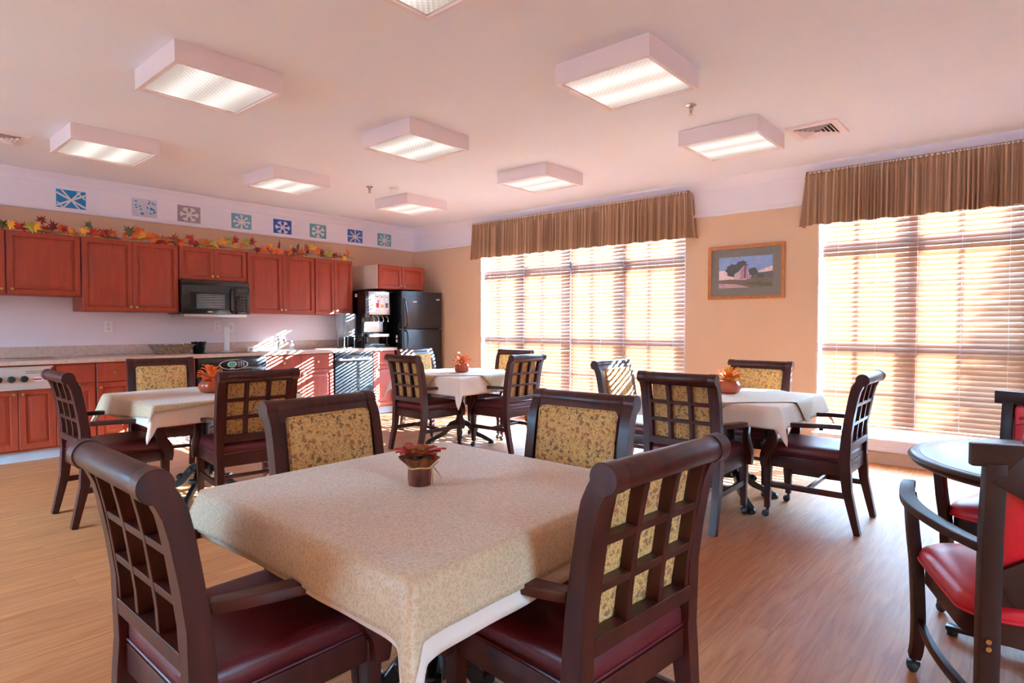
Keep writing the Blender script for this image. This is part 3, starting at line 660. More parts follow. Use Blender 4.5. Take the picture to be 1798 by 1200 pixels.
tb = thing('tissue_packet', 'small white and teal packet lying at the back of the worktop', 'packet', (3.46, 7.25, .916))
MB().box((-.045, -.03, 0), (.045, .03, .045)).build('box', 'white', tb, bev=.004); MB().box((-.03, -.0312, .01), (.01, -.0302, .03)).build('printed_mark', 'green_led', tb)
for x, z, lab, sw in ((2.015, 1.215, 'white double outlet on the wall above the left worktop', 0), (3.14, 1.218, 'white outlet on the wall left of the paper towel post', 0), (3.31, 1.205, 'white switch plate on the wall right of the paper towel post', 1)):
    t = thing('wall_outlet', lab, 'outlet', (x, YK - .0045, z)); MB().box((-.038, -.006, -.06), (.038, 0, .06)).build('cover_plate', 'white', t, bev=.002)
    if sw: MB().box((-.012, -.010, -.022), (.012, -.0065, .022)).build('rocker', 'label', t, bev=.001)
    else:
        for s__ in (-.024, .024): MB().lathe([(.0, -.0065), (.016, -.0065), (.016, -.008), (0, -.008)], (0, 0, s__), 14, 'y').build('socket', 'label', t)

# ------------------------------------------------------------------ garland on the wall cabinets
gl_ = thing('leaf_garland', 'autumn leaf and burlap garland along the tops of the wall cabinets', 'garland', (0, YU + .02, 2.107))
a = MB(); rr = random.Random(3); L_ = []; pts = []
for i in range(150):
    x = .45 + 4.42 * i / 149; pts.append((x, .03 * math.sin(x * 7) - .01, .018 + .014 * math.sin(x * 11) + .02 * max(0, math.sin(x * 3.1))))
rings_ = []
for i, p in enumerate(pts):
    tw = .55 * math.sin(i * .35); w_ = .035
    rings_.append([(p[0], p[1] - w_ * math.cos(tw), p[2] - w_ * math.sin(tw) * .35), (p[0], p[1] + w_ * math.cos(tw), p[2] + w_ * math.sin(tw) * .6), (p[0], p[1] + w_ * math.cos(tw), p[2] + w_ * math.sin(tw) * .6 + .002), (p[0], p[1] - w_ * math.cos(tw), p[2] - w_ * math.sin(tw) * .35 + .002)])
a.loft(rings_); a.build('burlap_ribbon', 'burlap', gl_)
a = MB(); a.tube([(p[0], p[1] - .02, p[2] + .012) for p in pts], .003, 5); a.build('vine', 'leaf_rust', gl_)
def leaf_mb(s=1):
    pr = []
    for k, (ang, r) in enumerate([(-90, .25), (-60, .35), (-35, .8), (-10, .38), (15, .95), (40, .42), (62, .85), (75, .5), (90, 1.1), (105, .5), (118, .85), (140, .42), (165, .95), (190, .38), (215, .8), (240, .35)]):
        pr.append((r * .045 * s * math.cos(R(ang)), r * .045 * s * math.sin(R(ang))))
    m_ = MB(); c = (0, 0, .006 * s)
    vs = [(x, y, -.004 * s * (abs(x) / .04)) for x, y in pr] + [c] + [(x, y, -.004 * s * (abs(x) / .04) - .0015) for x, y in pr] + [(0, 0, .0045 * s)]
    n_ = len(pr); fs = [(i, (i + 1) % n_, n_) for i in range(n_)] + [((i + 1) % n_ + n_ + 1, i + n_ + 1, 2 * n_ + 1) for i in range(n_)] + [(i, i + n_ + 1, (i + 1) % n_ + n_ + 1, (i + 1) % n_) for i in range(n_)]
    return m_.add(vs, fs)
protos = {}
for n_ in ('red', 'orange', 'yellow', 'lime', 'green', 'rust', 'wine'):
    o = leaf_mb().build('leaf', 'leaf_' + n_, gl_, ang=80); protos[n_] = o; o.rotation_euler = (R(80), 0, 0)
seq = ['red', 'orange', 'yellow', 'orange', 'red', 'yellow', 'green', 'rust', 'orange', 'wine', 'lime']
used = set(); cl = []
for i in range(93):
    x = .52 + 4.30 * (i + rr.uniform(-.4, .4)) / 93
    if 1.98 < x < 2.12 and rr.random() < .6: continue
    k = seq[rr.randrange(len(seq))]; o = protos[k]
    if k in used: o = o.copy(); COL.objects.link(o)
    used.add(k)
    tall = rr.random() < .25
    o.location = (x, rr.uniform(-.055, .02), rr.uniform(.025, .06) + (.06 if tall else 0)); o.rotation_euler = (R(rr.uniform(50, 110)), R(rr.uniform(-60, 60)), R(rr.uniform(-50, 50)))
    s = rr.uniform(1.2, 1.9); o.scale = (s, s, s)
for k in protos:
    if k not in used: protos[k].location = (1.0, -.02, .04)

# ------------------------------------------------------------------ snowflake paintings on the frieze
def strip(mb, x0, z0, x1, z1, w_=.018, y0=-.0035, y1=-.0022, cl=(.122, .096)):
    w_ *= 1.3
    def clipc(x, z): return (max(-cl[0], min(cl[0], x)), max(-cl[1], min(cl[1], z)))
    a, b = Vector((x0, z0)), Vector((x1, z1)); d = (b - a).normalized(); n_ = Vector((-d.y, d.x)) * w_ / 2
    ps = [clipc(*(a - n_)), clipc(*(b - n_)), clipc(*(b + n_)), clipc(*(a + n_))]
    mb.loft([[(x, y, z) for x, z in ps] for y in (y0, y1)])
def flake(style, mb):
    if style == 'star4':
        for i, an in enumerate((28, 62, 118, 152)):
            d = .17; strip(mb, -d * math.cos(R(an)), -d * math.sin(R(an)) * .8, d * math.cos(R(an)), d * math.sin(R(an)) * .8, .017, -.0035 - i * .0002)
        strip(mb, .05, .09, .12, .02, .012, -.0045); strip(mb, -.12, -.03, -.06, -.09, .012, -.0045)
    elif style == 'star8':
        for i, an in enumerate((0, 45, 90, 135)):
            strip(mb, -.12 * math.cos(R(an)), -.095 * math.sin(R(an)), .12 * math.cos(R(an)), .095 * math.sin(R(an)), .013, -.0035 - i * .0002)
    elif style == 'speck':
        for i in range(26):
            x, z = rr.uniform(-.10, .10), rr.uniform(-.075, .075); an = rr.uniform(0, PI)
            if abs(x) < .02: continue
            strip(mb, x, z, x + .022 * math.cos(an), z + .022 * math.sin(an), .010, -.0035 - i * .00002)
    else:
        n_ = {'six': 6, 'eight': 8, 'sixv': 6}[style]; bl = .024 if n_ == 8 else .042; o_ = 0 if style != 'sixv' else 30
        for i in range(n_):
            an = R(360 * i / n_ + o_); L = .105; c, s_ = math.cos(an), math.sin(an) * .82
            strip(mb, 0, 0, L * c, L * s_, .014, -.0035 - i * .0002)
            for sg in (-1, 1):
                a2 = an + sg * R(42); px, pz = L * (.74 if n_ == 8 else .58) * c, L * (.74 if n_ == 8 else .58) * s_
                strip(mb, px, pz, px + bl * math.cos(a2), pz + bl * .86 * math.sin(a2), .012, -.0052 - sg * .0003)
sn = [(1.71, 2.503, 'blue', 'star4', 'bright blue painting of a white star snowflake, leftmost on the frieze'),
      (2.38, 2.52, 'pale', 'speck', 'pale paper speckled with blue snowflake marks on the frieze'),
      (2.842, 2.512, 'grey', 'six', 'grey painting of a white six-armed snowflake on the frieze'),
      (3.453, 2.505, 'sky', 'eight', 'light blue snowflake painting between the grey one and the deep blue one'),
      (3.99, 2.503, 'royal', 'six', 'deep blue painting of a branched white snowflake on the frieze'),
      (4.505, 2.508, 'teal', 'sixv', 'teal blue snowflake painting left of the blue eight-line star'),
      (5.10, 2.503, 'blue2', 'star8', 'blue painting of a plain eight-line white star on the frieze'),
      (5.617, 2.504, 'aqua', 'eight', 'aqua snowflake painting nearest the corner of the room')]
for x, z, c, st, lab in sn:
    t = thing('snowflake_painting', lab, 'painting', (x, YK - .0065, z), 0, 'snowflake paintings along the frieze')
    MB().box((-.125, -.002, -.099), (.125, 0, .099)).build('paper', 'paint_' + c, t)
    mb = MB(); flake(st, mb); mb.build('snowflake', 'paint_paper' if st != 'speck' else 'paint_blue', t)

# ------------------------------------------------------------------ framed picture on window wall
pf = thing('framed_picture', 'oak-framed landscape print with a grey mat between the windows', 'picture', (XW - .001, 2.236, 1.773), -90)
# local: x along wall (toward -Y world), y out of wall is -y
W_, H_ = .385, .275
fr = MB(); prof = [(0, 0), (0, -.018), (.006, -.022), (.028, -.016), (.034, -.012), (.034, 0)]
fr.loft([[(-W_ + i, y, -H_ + i), (W_ - i, y, -H_ + i), (W_ - i, y, H_ - i), (-W_ + i, y, H_ - i)] for i, y in prof], cap=False); fr.build('frame', 'oak', pf)
MB().box((-W_ + .03, -.006, -H_ + .03), (W_ - .03, -.001, H_ - .03)).build('mat_board', 'matboard', pf)
px_, pz_ = .27, .158
pr = MB().box((-px_, -.0085, -pz_), (px_, -.0065, pz_)); pro = pr.build('print', 'print_sky', pf)
def shp(pts, m_, d): MB().loft([[(x, y, z) for x, z in pts] for y in (-.0086 - d, -.0086)]).build(m_.replace('print_', 'painted_'), m_, pro)
shp([(-px_, -.12), (px_, -.10), (px_, .05), (.12, .0), (-.05, .03), (-px_, .02)], 'print_cloud', .0002)
shp([(.05, -.09), (px_, -.09), (px_, -.0), (.2, -.01), (.14, -.01), (.08, .03)], 'print_hill', .0004)
def blob(cx, cz, r, sd_):
    q = random.Random(sd_); return [(cx + r * (1 + q.uniform(-.18, .18)) * math.cos(2 * PI * i / 18), cz + r * .95 * (1 + q.uniform(-.18, .18)) * math.sin(2 * PI * i / 18)) for i in range(18)]
shp(blob(-.12, .02, .075, 1), 'print_tree', .0006); shp(blob(-.03, .07, .05, 2), 'print_tree', .0007); shp(blob(.08, .0, .045, 4), 'print_tree', .00065); shp(blob(.15, -.05, .03, 5), 'print_tree', .0006)
shp([(-.11, -.075), (-.045, -.075), (-.045, .005), (-.06, .01), (-.11, -.02)], 'print_house', .0008)
shp([(-.05, -.075), (.06, -.075), (.055, -.035), (.03, -.02), (.02, .06), (-.0, .075), (-.045, .035)], 'print_houseside', .0009)
shp([(-.012, -.06), (.006, -.06), (.012, .085), (-.004, .085)], 'print_brick', .0011)
shp([(-px_, -pz_), (px_, -pz_), (px_, -.07), (.1, -.06), (0, -.08), (-.15, -.07), (-px_, -.075)], 'print_field', .0010)
shp([(-px_, -pz_), (.05, -pz_), (-.1, -.12), (-px_, -.11)], 'print_road', .0012); shp([(-.02, -.12), (px_, -.155), (px_, -.12), (.1, -.10)], 'print_field2', .0012)

# ------------------------------------------------------------------ ceiling fixtures
def fixture(x0, y0, label):
    t = thing('ceiling_light', label, 'ceiling light', (x0 + .3025, y0 + .3025, HC), 0, 'square surface-mounted ceiling lights'); h = .3025; d = .118
    b = MB(); rings = [[(sx_ * (h - i), sy_ * (h - i), z) for sx_, sy_ in ((-1, -1), (1, -1), (1, 1), (-1, 1))] for i, z in ((0, -.001), (0, -d), (.024, -d), (.026, -d + .008), (.034, -d + .010), (.034, -d + .02))]
    b.loft(rings, cap=False); b.add([(-h, -h, -.001), (h, -h, -.001), (h, h, -.001), (-h, h, -.001)], [(0, 1, 2, 3)]); b.build('housing', 'lampbox', t, ang=20)
    MB().box((-h + .034, -h + .034, -d + .011), (h - .034, h - .034, -d + .015)).build('lens', 'lens', t)
    rib = MB(); k = -h + .05
    while k < h - .04: rib.box((-h + .036, k - .0012, -d + .007), (h - .036, k + .0012, -d + .0105)); k += .0175
    return t
names = {(0, 0): 'square ceiling light cut by the top edge of the photo', (1, 0): 'biggest square ceiling light in the photo, at the upper right of centre',
         (2, 0): 'square ceiling light nearest the ceiling vent by the right window', (0, 1): 'large square ceiling light at the upper left of the photo',
         (1, 1): 'square ceiling light in the middle of the ceiling', (2, 1): 'square ceiling light nearest the far window valance',
         (0, 2): 'leftmost square ceiling light, beside the left vent', (1, 2): 'square ceiling light above the microwave side of the kitchen', (2, 2): 'farthest ceiling light, near the smoke detector'}
LX, LY = (1.255, 2.83, 4.43), (1.525, 3.44, 5.435)
for (i, j), lab in names.items(): fixture(LX[i], LY[j], lab)

# ------------------------------------------------------------------ dining chairs with lattice backs
YB_T = [(0, -.285), (.10, -.262), (.25, -.228), (.42, -.212), (.60, -.222), (.75, -.243), (.86, -.265), (.90, -.279), (.93, -.293), (.95, -.303)]
yb = lambda z: lerp(YB_T, z)
def caster(parent, x, y):
    c = MB(); c.lathe([(.0, -.017), (.012, -.017), (.021, -.010), (.0235, 0), (.021, .010), (.012, .017), (0, .017)], (x, y + .012, .0235), 14, 'x')
    c.tube([(x, y, .062), (x, y, .042)], .009, 8); c.box((x - .019, y - .006, .028), (x + .019, y + .012, .047))
    o = c.build('caster', 'rubber', parent); o['label'] = 'black twin-wheel caster'; return o
def make_chair():
    t = thing('dining_chair', '', 'chair', (0, 0, 0))
    for s in (-1, 1):
        zs = [0, .04, .10, .18, .25, .34, .42, .50, .60, .70, .80, .85, .88, .905]
        path = [(s * .228, yb(z) - max(0, z - .84) * .16, z) for z in zs]
        ts = [.034, .036, .040, .045, .050, .058, .062, .058, .052, .050, .051, .052, .051, .048]
        m_ = MB(); m_.sweep(path, .046, ts, up=(0, 1, 0)); 
        # scroll end of the post
        m_.lathe([(.001, -.0235), (.0365, -.0235), (.0365, .0235), (.001, .0235)], (s * .228, -.301, .9145), 32, 'x')
        m_.build('leg', 'chairwood', t, bev=.0015, seg=1)['label'] = 'rear leg rising into the scrolled back post'
        # front leg, tapered, on caster
        f = MB(); f.sweep([(s * .218, .232, .062), (s * .219, .230, .20), (s * .220, .228, .40)], [.033, .040, .048], [.033, .040, .048], up=(0, 1, 0))
        fo = f.build('leg', 'chairwood', t, bev=.003); caster(fo, s * .218, .232)
        # arm and its support
        a = MB(); ap = sm([(s * .230, -.190, .628), (s * .262, -.12, .631), (s * .284, -.01, .628), (s * .278, .10, .618), (s * .256, .19, .604), (s * .240, .225, .592)], 4)
        nA = len(ap); a.sweep(ap, [.036 + .016 * math.sin(PI * min(1, i / nA * 1.3)) for i in range(nA)], .028); a.build('arm', 'chairwood', t, bev=.006, seg=3)
        a = MB(); sp_ = sm([(s * .241, .212, .598), (s * .243, .205, .57), (s * .245, .192, .53), (s * .248, .205, .47), (s * .252, .232, .42), (s * .252, .240, .375), (s * .250, .236, .335)], 4)
        a.sweep(sp_, .034, [.040, .040, .040, .038, .038, .040, .043, .047, .05, .055, .06, .062, .064, .066, .066, .066, .064, .062, .06, .058, .056, .054, .052, .050, .048][:len(sp_)], up=(0, 1, 0)); a.build('arm_support', 'chairwood', t, bev=.004)
        st = MB(); st.box((s * .222 - .010, -.215, .20), (s * .222 + .010, .215, .235)); st.build('stretcher', 'chairwood', t, bev=.003)
    st = MB(); st.box((-.222, .218, .235), (.222, .238, .27)) if False else st.box((-.212, -.010, .205), (.212, .010, .23)); st.build('stretcher', 'chairwood', t, bev=.003)
    # top rail: flat board plus round roll
    r_ = MB(); r_.box((-.204, -.016, .868), (.204, .012, .915)).xf(lambda p: (p.x, p.y + yb(p.z) + .004, p.z))
    r_.lathe([(.0335, -.205), (.0335, .205)], (0, -.301, .9145), 32, 'x')
    r_.build('top_rail', 'chairwood', t, bev=.002)
    # lattice
    g = MB(); zt_, zb_ = .872, .535; gy = -.012
    def bent(x0, x1, z0, z1, y0=-.024, y1=.014):
        k = max(1, int((z1 - z0) / .05)); rings = []
        for i in range(k + 1):
            z = z0 + (z1 - z0) * i / k; y = yb(z); rings.append([(x0, y + y0, z), (x1, y + y0, z), (x1, y + y1, z), (x0, y + y1, z)])
        g.loft(rings)
    for c in (-.069, .069): bent(c - .0105, c + .0105, zb_, zt_)
    for i in (1, 2): z = zb_ + (zt_ - zb_) * i / 3; bent(-.205, .205, z - .0105, z + .0105, -.023, .013)
    bent(-.205, .205, .492, .535, -.028, .014); bent(-.205, -.188, zb_, zt_); bent(.188, .205, zb_, zt_)
    g.build('back_lattice', 'chairwood', t, bev=.0015, seg=1)
    # cushion panel
    p_ = MB(); rings = []
    for y, i in ((.016, .0), (.026, .0), (.034, .006), (.039, .02), (.041, .05)):
        rings.append([(x, y, z) for x, z in rrect(.1875 - i, .183 - i, max(.004, .018 - i * .2), 4, 0, .702)])
    p_.loft(rings)
    # subdivide vertically by bending after a grid split
    o = p_.xf(lambda p: (p.x, p.y + yb(p.z) + .002, p.z)).build('back_cushion', 'floral', t, bev=0, ang=40)
    w_ = MB(); pl_ = [(x, yb(z) + .036, z) for x, z in rrect(.184, .180, .018, 5, 0, .702)]; w_.tube(pl_ + pl_[:1], .0035, 6)
    w_.build('piping', 'floral', o)
    # seat
    s_ = MB(); rings = []
    for z, i in ((.412, .006), (.418, 0), (.458, 0), (.474, .007), (.484, .025), (.490, .06), (.493, .12)):
        rings.append([(x * (1 if y > 0 else .97), y, z) for x, y in rrect(.236 - i, .232 - i, max(.02, .04 - i * .1), 5, 0, .008)])
    s_.loft(rings); so_ = s_.build('seat', 'vinyl', t, ang=60)
    w_ = MB(); rr2 = [(x, y, .421) for x, y in rrect(.237, .233, .04, 5, 0, .008)]; w_.tube(rr2 + rr2[:1], .004, 6); w_.build('piping', 'vinyl', so_)
    fr = MB(); fr.box((-.205, .205, .335), (.205, .228, .412)); fr.box((-.206, -.228, .335), (.206, -.205, .412)); fr.box((-.234, -.19, .335), (-.211, .215, .412)); fr.box((.211, -.19, .335), (.234, .215, .412)); fr.build('seat_frame', 'chairwood', t, bev=.003)
    return t
CH = make_chair(); index()
GA = 'burgundy lattice-back dining chairs round the square tables'
spots = [
 (.735, 1.57, -90, 'large dining chair at the lower left of the photo, left of the front table'),
 (1.345, .955, -5, 'large dining chair in the foreground, seen from behind right of the hanging cloth corner'),
 (1.35, 1.90, 182, 'dining chair showing its gold cushion behind the front table, left of the red flower'),
 (1.86, 1.45, 93, 'dining chair showing its gold cushion behind the front table, right of the red flower'),
 (1.27, 4.60, -90, 'dining chair at the left end of the far left table by the cabinets'),
 (1.885, 4.05, -7, 'dining chair seen from behind at the near side of the far left table'),
 (1.87, 5.42, 168, 'dining chair with gold cushion on the kitchen side of the far left table'),
 (3.97, 4.57, -93, 'dining chair seen from behind on the left of the far middle table'),
 (4.54, 4.04, 0, 'dining chair seen from behind on the right of the far middle table'),
 (5.03, 4.58, 90, 'dining chair at the far middle table with its back to the far window'),
 (4.70, 5.33, 180, 'sunlit dining chair in front of the refrigerator'),
 (3.69, 1.63, -90, 'dining chair seen from behind on the left of the table nearest the framed picture'),
 (4.20, 1.05, 0, 'dining chair in side view right of the table nearest the framed picture'),
 (4.67, 1.67, 90, 'dining chair with gold cushion below the framed picture'),
 (4.27, 2.33, 180, 'sun-striped dining chair in front of the far window blinds')]
for i, (x, y, a_, lab) in enumerate(spots):
    if i == 0: CH.location = (x, y, 0); CH.rotation_euler = (0, 0, R(a_)); CH['label'] = lab; CH['group'] = GA; c_ = CH
    else: dup(CH, (x, y, 0), a_, lab, GA)

# ------------------------------------------------------------------ square pedestal tables and cloths
TZ = .738; HT = .475
def make_table():
    t = thing('dining_table', '', 'table', (0, 0, 0))
    MB().box((-HT, -HT, TZ - .032), (HT, HT, TZ)).build('tabletop', 'darkwood', t, bev=.008)
    c = MB(); c.lathe([(.05, .16), (.062, .20), (.058, .24), (.035, .27), (.032, .45), (.034, .60), (.055, .64), (.060, .665), (.058, TZ - .05), (.0, TZ - .05)], n=20)
    c.build('column', 'iron', t); MB().box((-.18, -.18, TZ - .045), (.18, .18, TZ - .0325)).build('mounting_plate', 'iron', t)
    for k in range(4):
        a_ = R(45 + 90 * k); l = MB(); P = sm([(.03, 0, .22), (.09, 0, .20), (.16, 0, .115), (.23, 0, .075), (.29, 0, .045), (.335, 0, .022)], 4)
        l.sweep(P, [.034, .034, .032, .030, .030, .030, .030, .030, .030, .030, .030, .030, .030, .030, .030, .032, .036, .042, .046, .044, .036][:len(P)], [.058 - .03 * i / len(P) for i in range(len(P))])
        l.lathe([(.03, 0), (.034, .008), (.028, .03), (.0, .036)], (.325, 0, 0), 12)
        for q in (.10, .17): l.lathe([(.0, -.03), (.018, -.03), (.022, 0), (.018, .03), (0, .03)], (q, 0, .20 if q < .15 else .15), 10, 'y')
        l.xf(lambda p: Matrix.Rotation(a_, 3, 'Z') @ p).build('leg', 'iron', t, bev=.003, seg=1)
    return t
def drape(name, cx, cy, half, ang, off, z, lab, cat, m, grp, n=76, rad=0, seed=1, amp=.012, th=.0022):
    HTo = HT + rad; ca, sa = math.cos(R(ang)), math.sin(R(ang)); vs = []; rr = random.Random(seed); p1, p2 = cx * 3, cy * 5
    er = .016
    for i in range(n + 1):
        for j in range(n + 1):
            u, v = -half + 2 * half * i / n, -half + 2 * half * j / n
            x, y = ca * u - sa * v + off[0], sa * u + ca * v + off[1]
            qx, qy = max(-HTo, min(HTo, x)), max(-HTo, min(HTo, y)); ex, ey = x - qx, y - qy; e = math.hypot(ex, ey)
            if e < 1e-9:
                d = min(HTo - abs(x), HTo - abs(y)); zz = z - (er * .25 * (1 - d / .02) ** 2 if d < .02 else 0)
                vs.append((x, y, zz)); continue
            nx, ny = ex / e, ey / e; phi = math.degrees(math.atan2(abs(ny), abs(nx)))
            corner = (abs(ex) > 1e-6 and abs(ey) > 1e-6)
            s_along = x * abs(ny) + y * abs(nx)
            if corner: k = .24 + .14 * math.exp(-((phi - 45) / 22) ** 2)
            else:
                dc = min(HTo - abs(y) if abs(nx) > .5 else HTo - abs(x), 1); k = .10 + .035 * math.sin(s_along * 9 + p1) * min(1, dc / .1) + .012 * math.sin(s_along * 31 + p2) * min(1, dc / .06) + .14 * math.exp(-dc / .05)
            if corner: e *= 1 + .28 * (math.sin(math.radians(2 * phi))) ** 2
            out = e * max(.02, k) + er * (1 - math.exp(-e / er)) * .6
            drop = e * math.sqrt(max(.2, 1 - k * k * .8)) - er * .3 * math.exp(-e / er) + er * .25
            vs.append((qx + nx * out, qy + ny * out, z - max(0, drop)))
    f = [(i * (n + 1) + j, (i + 1) * (n + 1) + j, (i + 1) * (n + 1) + j + 1, i * (n + 1) + j + 1) for i in range(n) for j in range(n)]
    o = MB().add(vs, f).build(name, m, ang=180); o.location = (cx, cy, 0)
    sol = o.modifiers.new('cloth', 'SOLIDIFY'); sol.thickness = th; sol.offset = 1
    tag(o, lab, cat, grp); return o
TB = make_table(); index()
tabs = [(1.225, 1.385, 'front', 'square pedestal table under the cloths in the foreground', 0, .594, (0, 0), .612),
        (1.80, 4.50, 'left', 'square pedestal table in front of the black range', 4, .56, (-.035, .065), .60),
        (4.35, 4.50, 'middle', 'square pedestal table farthest from the camera, by the far window', 45, .47, (0, 0), .64),
        (4.22, 1.62, 'right', 'square pedestal table in front of the framed picture', 45, .47, (0, 0), .60)]
for i, (x, y, nm, lab, an, hf, of, uh) in enumerate(tabs):
    if i == 0: TB.location = (x, y, 0); TB['label'] = lab; TB['group'] = 'square dining tables'
    else: dup(TB, (x, y, 0), 0, lab, 'square dining tables')
    drape('undercloth', x, y, uh, 0, (.018, -.012) if i == 0 else (0, 0), TZ + .0035, {'front': 'cream cloth hanging below the damask at the front table', 'left': 'cream undercloth on the far left table by the range', 'middle': 'cream undercloth on the farthest table by the far window', 'right': 'cream undercloth on the table before the framed picture'}[nm], 'tablecloth', 'cream', 'cream undercloths', seed=i)
    drape('tablecloth', x, y, hf, an, of, TZ + .0095, {'front': 'large beige damask tablecloth in the foreground with a hanging corner', 'left': 'beige damask cloth on the far left table with a drooping corner', 'middle': 'small beige damask cloth set diagonally on the farthest table', 'right': 'small beige damask cloth set diagonally on the table by the picture'}[nm], 'tablecloth', 'damask', 'beige damask tablecloths', rad=.011, n=90, seed=i + 9)
TOPZ = TZ + .012

# ------------------------------------------------------------------ centrepieces
def petals(mb, nP, r0, r1, z, lift, wd, seed, droop=0):
    q = random.Random(seed)
    for k in range(nP):
        a_ = 2 * PI * k / nP + q.uniform(-.12, .12); L = r1 * q.uniform(.85, 1.12); c, s_ = math.cos(a_), math.sin(a_); lf = lift * q.uniform(.5, 1.4); up = []
        i0 = len(mb.v); rings = []
        for t_, w_ in ((0, .35), (.3, .8), (.6, 1), (.85, .65), (1, .08)):
            r = r0 + (L - r0) * t_; zz = z + lf * math.sin(t_ * 1.9) - droop * t_ * t_; hw = wd * w_
            rings.append([(r * c + s_ * hw, r * s_ - c * hw, zz + .003), (r * c, r * s_, zz - .002), (r * c - s_ * hw, r * s_ + c * hw, zz + .003), (r * c, r * s_, zz + .001)])
        mb.loft(rings)
    return mb
def wrapped_pot(x, y):
    t = thing('flower_pot', 'small rust wrapped pot with a red flower on the front table', 'centerpiece', (x, y, TOPZ), 20, 'autumn centrepieces')
    n = 40; rg = lambda r, z, k=0, f=9: [((r + k * math.sin(f * 2 * PI * i / n)) * math.cos(2 * PI * i / n), (r + k * math.sin(f * 2 * PI * i / n)) * math.sin(2 * PI * i / n), z + k * .6 * math.sin((f - 2) * 2 * PI * i / n)) for i in range(n)]
    m_ = MB(); m_.loft([rg(.034, 0), rg(.036, .03, .001), rg(.034, .058, .001), rg(.046, .072, .004), rg(.058, .088, .008), rg(.055, .088, .008), rg(.03, .07)]); m_.build('wrapped_pot', 'potwrap', t)
    m_ = MB(); m_.tube([(.0365 * math.cos(2 * PI * i / 24), .0365 * math.sin(2 * PI * i / 24), .056 + .002 * math.sin(i)) for i in range(25)], .0028, 6)
    m_.tube(sm([(.01, -.037, .056), (.0, -.045, .03), (-.008, -.048, .006)]), .002, 5); m_.tube(sm([(.015, -.036, .056), (.03, -.045, .035), (.045, -.05, .012)]), .002, 5); m_.tube(sm([(.012, -.037, .056), (.025, -.05, .07), (.035, -.04, .062), (.012, -.038, .056)]), .002, 5); m_.build('raffia_bow', 'raffia', t)
    m_ = MB(); petals(m_, 15, .02, .074, .094, .012, .011, 3); o = m_.build('petals', 'leaf_red', t); m_ = MB(); petals(m_, 10, .018, .052, .100, .016, .010, 4); m_.build('petals', 'leaf_rust', t)
    MB().lathe([(.0, .09), (.026, .092), (.030, .104), (.022, .112), (.0, .109)], n=20).build('flower_center', 'olive', t)
    m_ = MB(); petals(m_, 3, .02, .062, .086, .002, .012, 8, .01); m_.build('leaves', 'leaf_green', t)
wrapped_pot(1.197, 1.415)
def pumpkin_pot(x, y, lab, seed, cols=('leaf_orange', 'leaf_yellow'), body='pumpkin', raff=True):
    t = thing('pumpkin_planter', lab, 'centerpiece', (x, y, TOPZ), seed * 40, 'autumn centrepieces'); n = 48
    rg = lambda r, z: [((r * (1 + .07 * abs(math.sin(5 * 2 * PI * i / n)) - .05)) * math.cos(2 * PI * i / n), (r * (1 + .07 * abs(math.sin(5 * 2 * PI * i / n)) - .05)) * math.sin(2 * PI * i / n), z) for i in range(n)]
    m_ = MB(); m_.loft([rg(.035, 0), rg(.052, .008), rg(.062, .03), rg(.060, .05), rg(.048, .066), rg(.044, .066), rg(.04, .055)]); m_.build('pumpkin_bowl', body, t)
    m_ = MB(); petals(m_, 13, .015, .082, .068, .03, .012, seed, .01); m_.build('leaves', cols[0], t)
    m_ = MB(); petals(m_, 11, .01, .072, .078, .035, .012, seed + 5, 0); m_.build('leaves', cols[1], t)
    m_ = MB(); petals(m_, 7, .005, .055, .088, .05, .010, seed + 9, 0); m_.build('leaves', cols[0], t)
    MB().lathe([(0, .066), (.018, .07), (.022, .098), (.012, .108), (0, .109)], n=14).build('flower_center', 'leaf_rust', t)
    if raff:
        m_ = MB()
        for k in range(5): m_.tube(sm([(-.02 + k * .006, -.045, .07), (-.02 + k * .009, -.068, .045), (-.022 + k * .012, -.066, .008)]), .0022, 5)
        m_.build('raffia_tassel', 'raffia', t)
    t.scale = (1.32, 1.32, 1.3); return t
pumpkin_pot(1.84, 4.47, 'ribbed pumpkin planter with orange leaves and raffia on the far left table', 1, ('leaf_orange', 'leaf_peach'))
pumpkin_pot(4.30, 4.42, 'ribbed pumpkin planter with pale orange leaves on the farthest table', 2, ('leaf_peach', 'leaf_orange'), raff=False)
pumpkin_pot(4.24, 1.64, 'ribbed pumpkin planter with yellow leaves on the table by the picture', 3, ('leaf_yellow', 'leaf_orange'), raff=False)

# ------------------------------------------------------------------ round table and red armchairs
rt = thing('round_table', 'round dark-edged pedestal table at the right edge of the photo', 'table', (2.90, -.15, 0))
MB().lathe([(0, .705), (.50, .705), (.515, .712), (.525, .722), (.530, .732), (.522, .742), (.505, .745), (.49, .7435), (.49, .735), (0, .735)], n=72).build('tabletop', 'darkwood', rt, ang=60)
MB().lathe([(0, .7355), (.489, .7355), (.489, .7445), (.486, .7452), (0, .7452)], n=72).build('table_surface', 'laminate', rt)['label'] = 'tabletop disc with window glare in its pale grey'
MB().lathe([(.045, .03), (.042, .08), (.032, .10), (.032, .69), (.09, .70), (.09, .7045)], n=20).build('column', 'rubber', rt)
for k in range(4):
    a_ = R(84 + 90 * k); l = MB(); l.sweep([(.02, 0, .055), (.2, 0, .045), (.40, 0, .030)], [.07, .055, .04], [.03, .025, .018]); l.lathe([(.018, 0), (.018, .022)], (.38, 0, 0), 12)
    l.xf(lambda p: Matrix.Rotation(a_, 3, 'Z') @ p).build('foot', 'iron', rt, bev=.004)
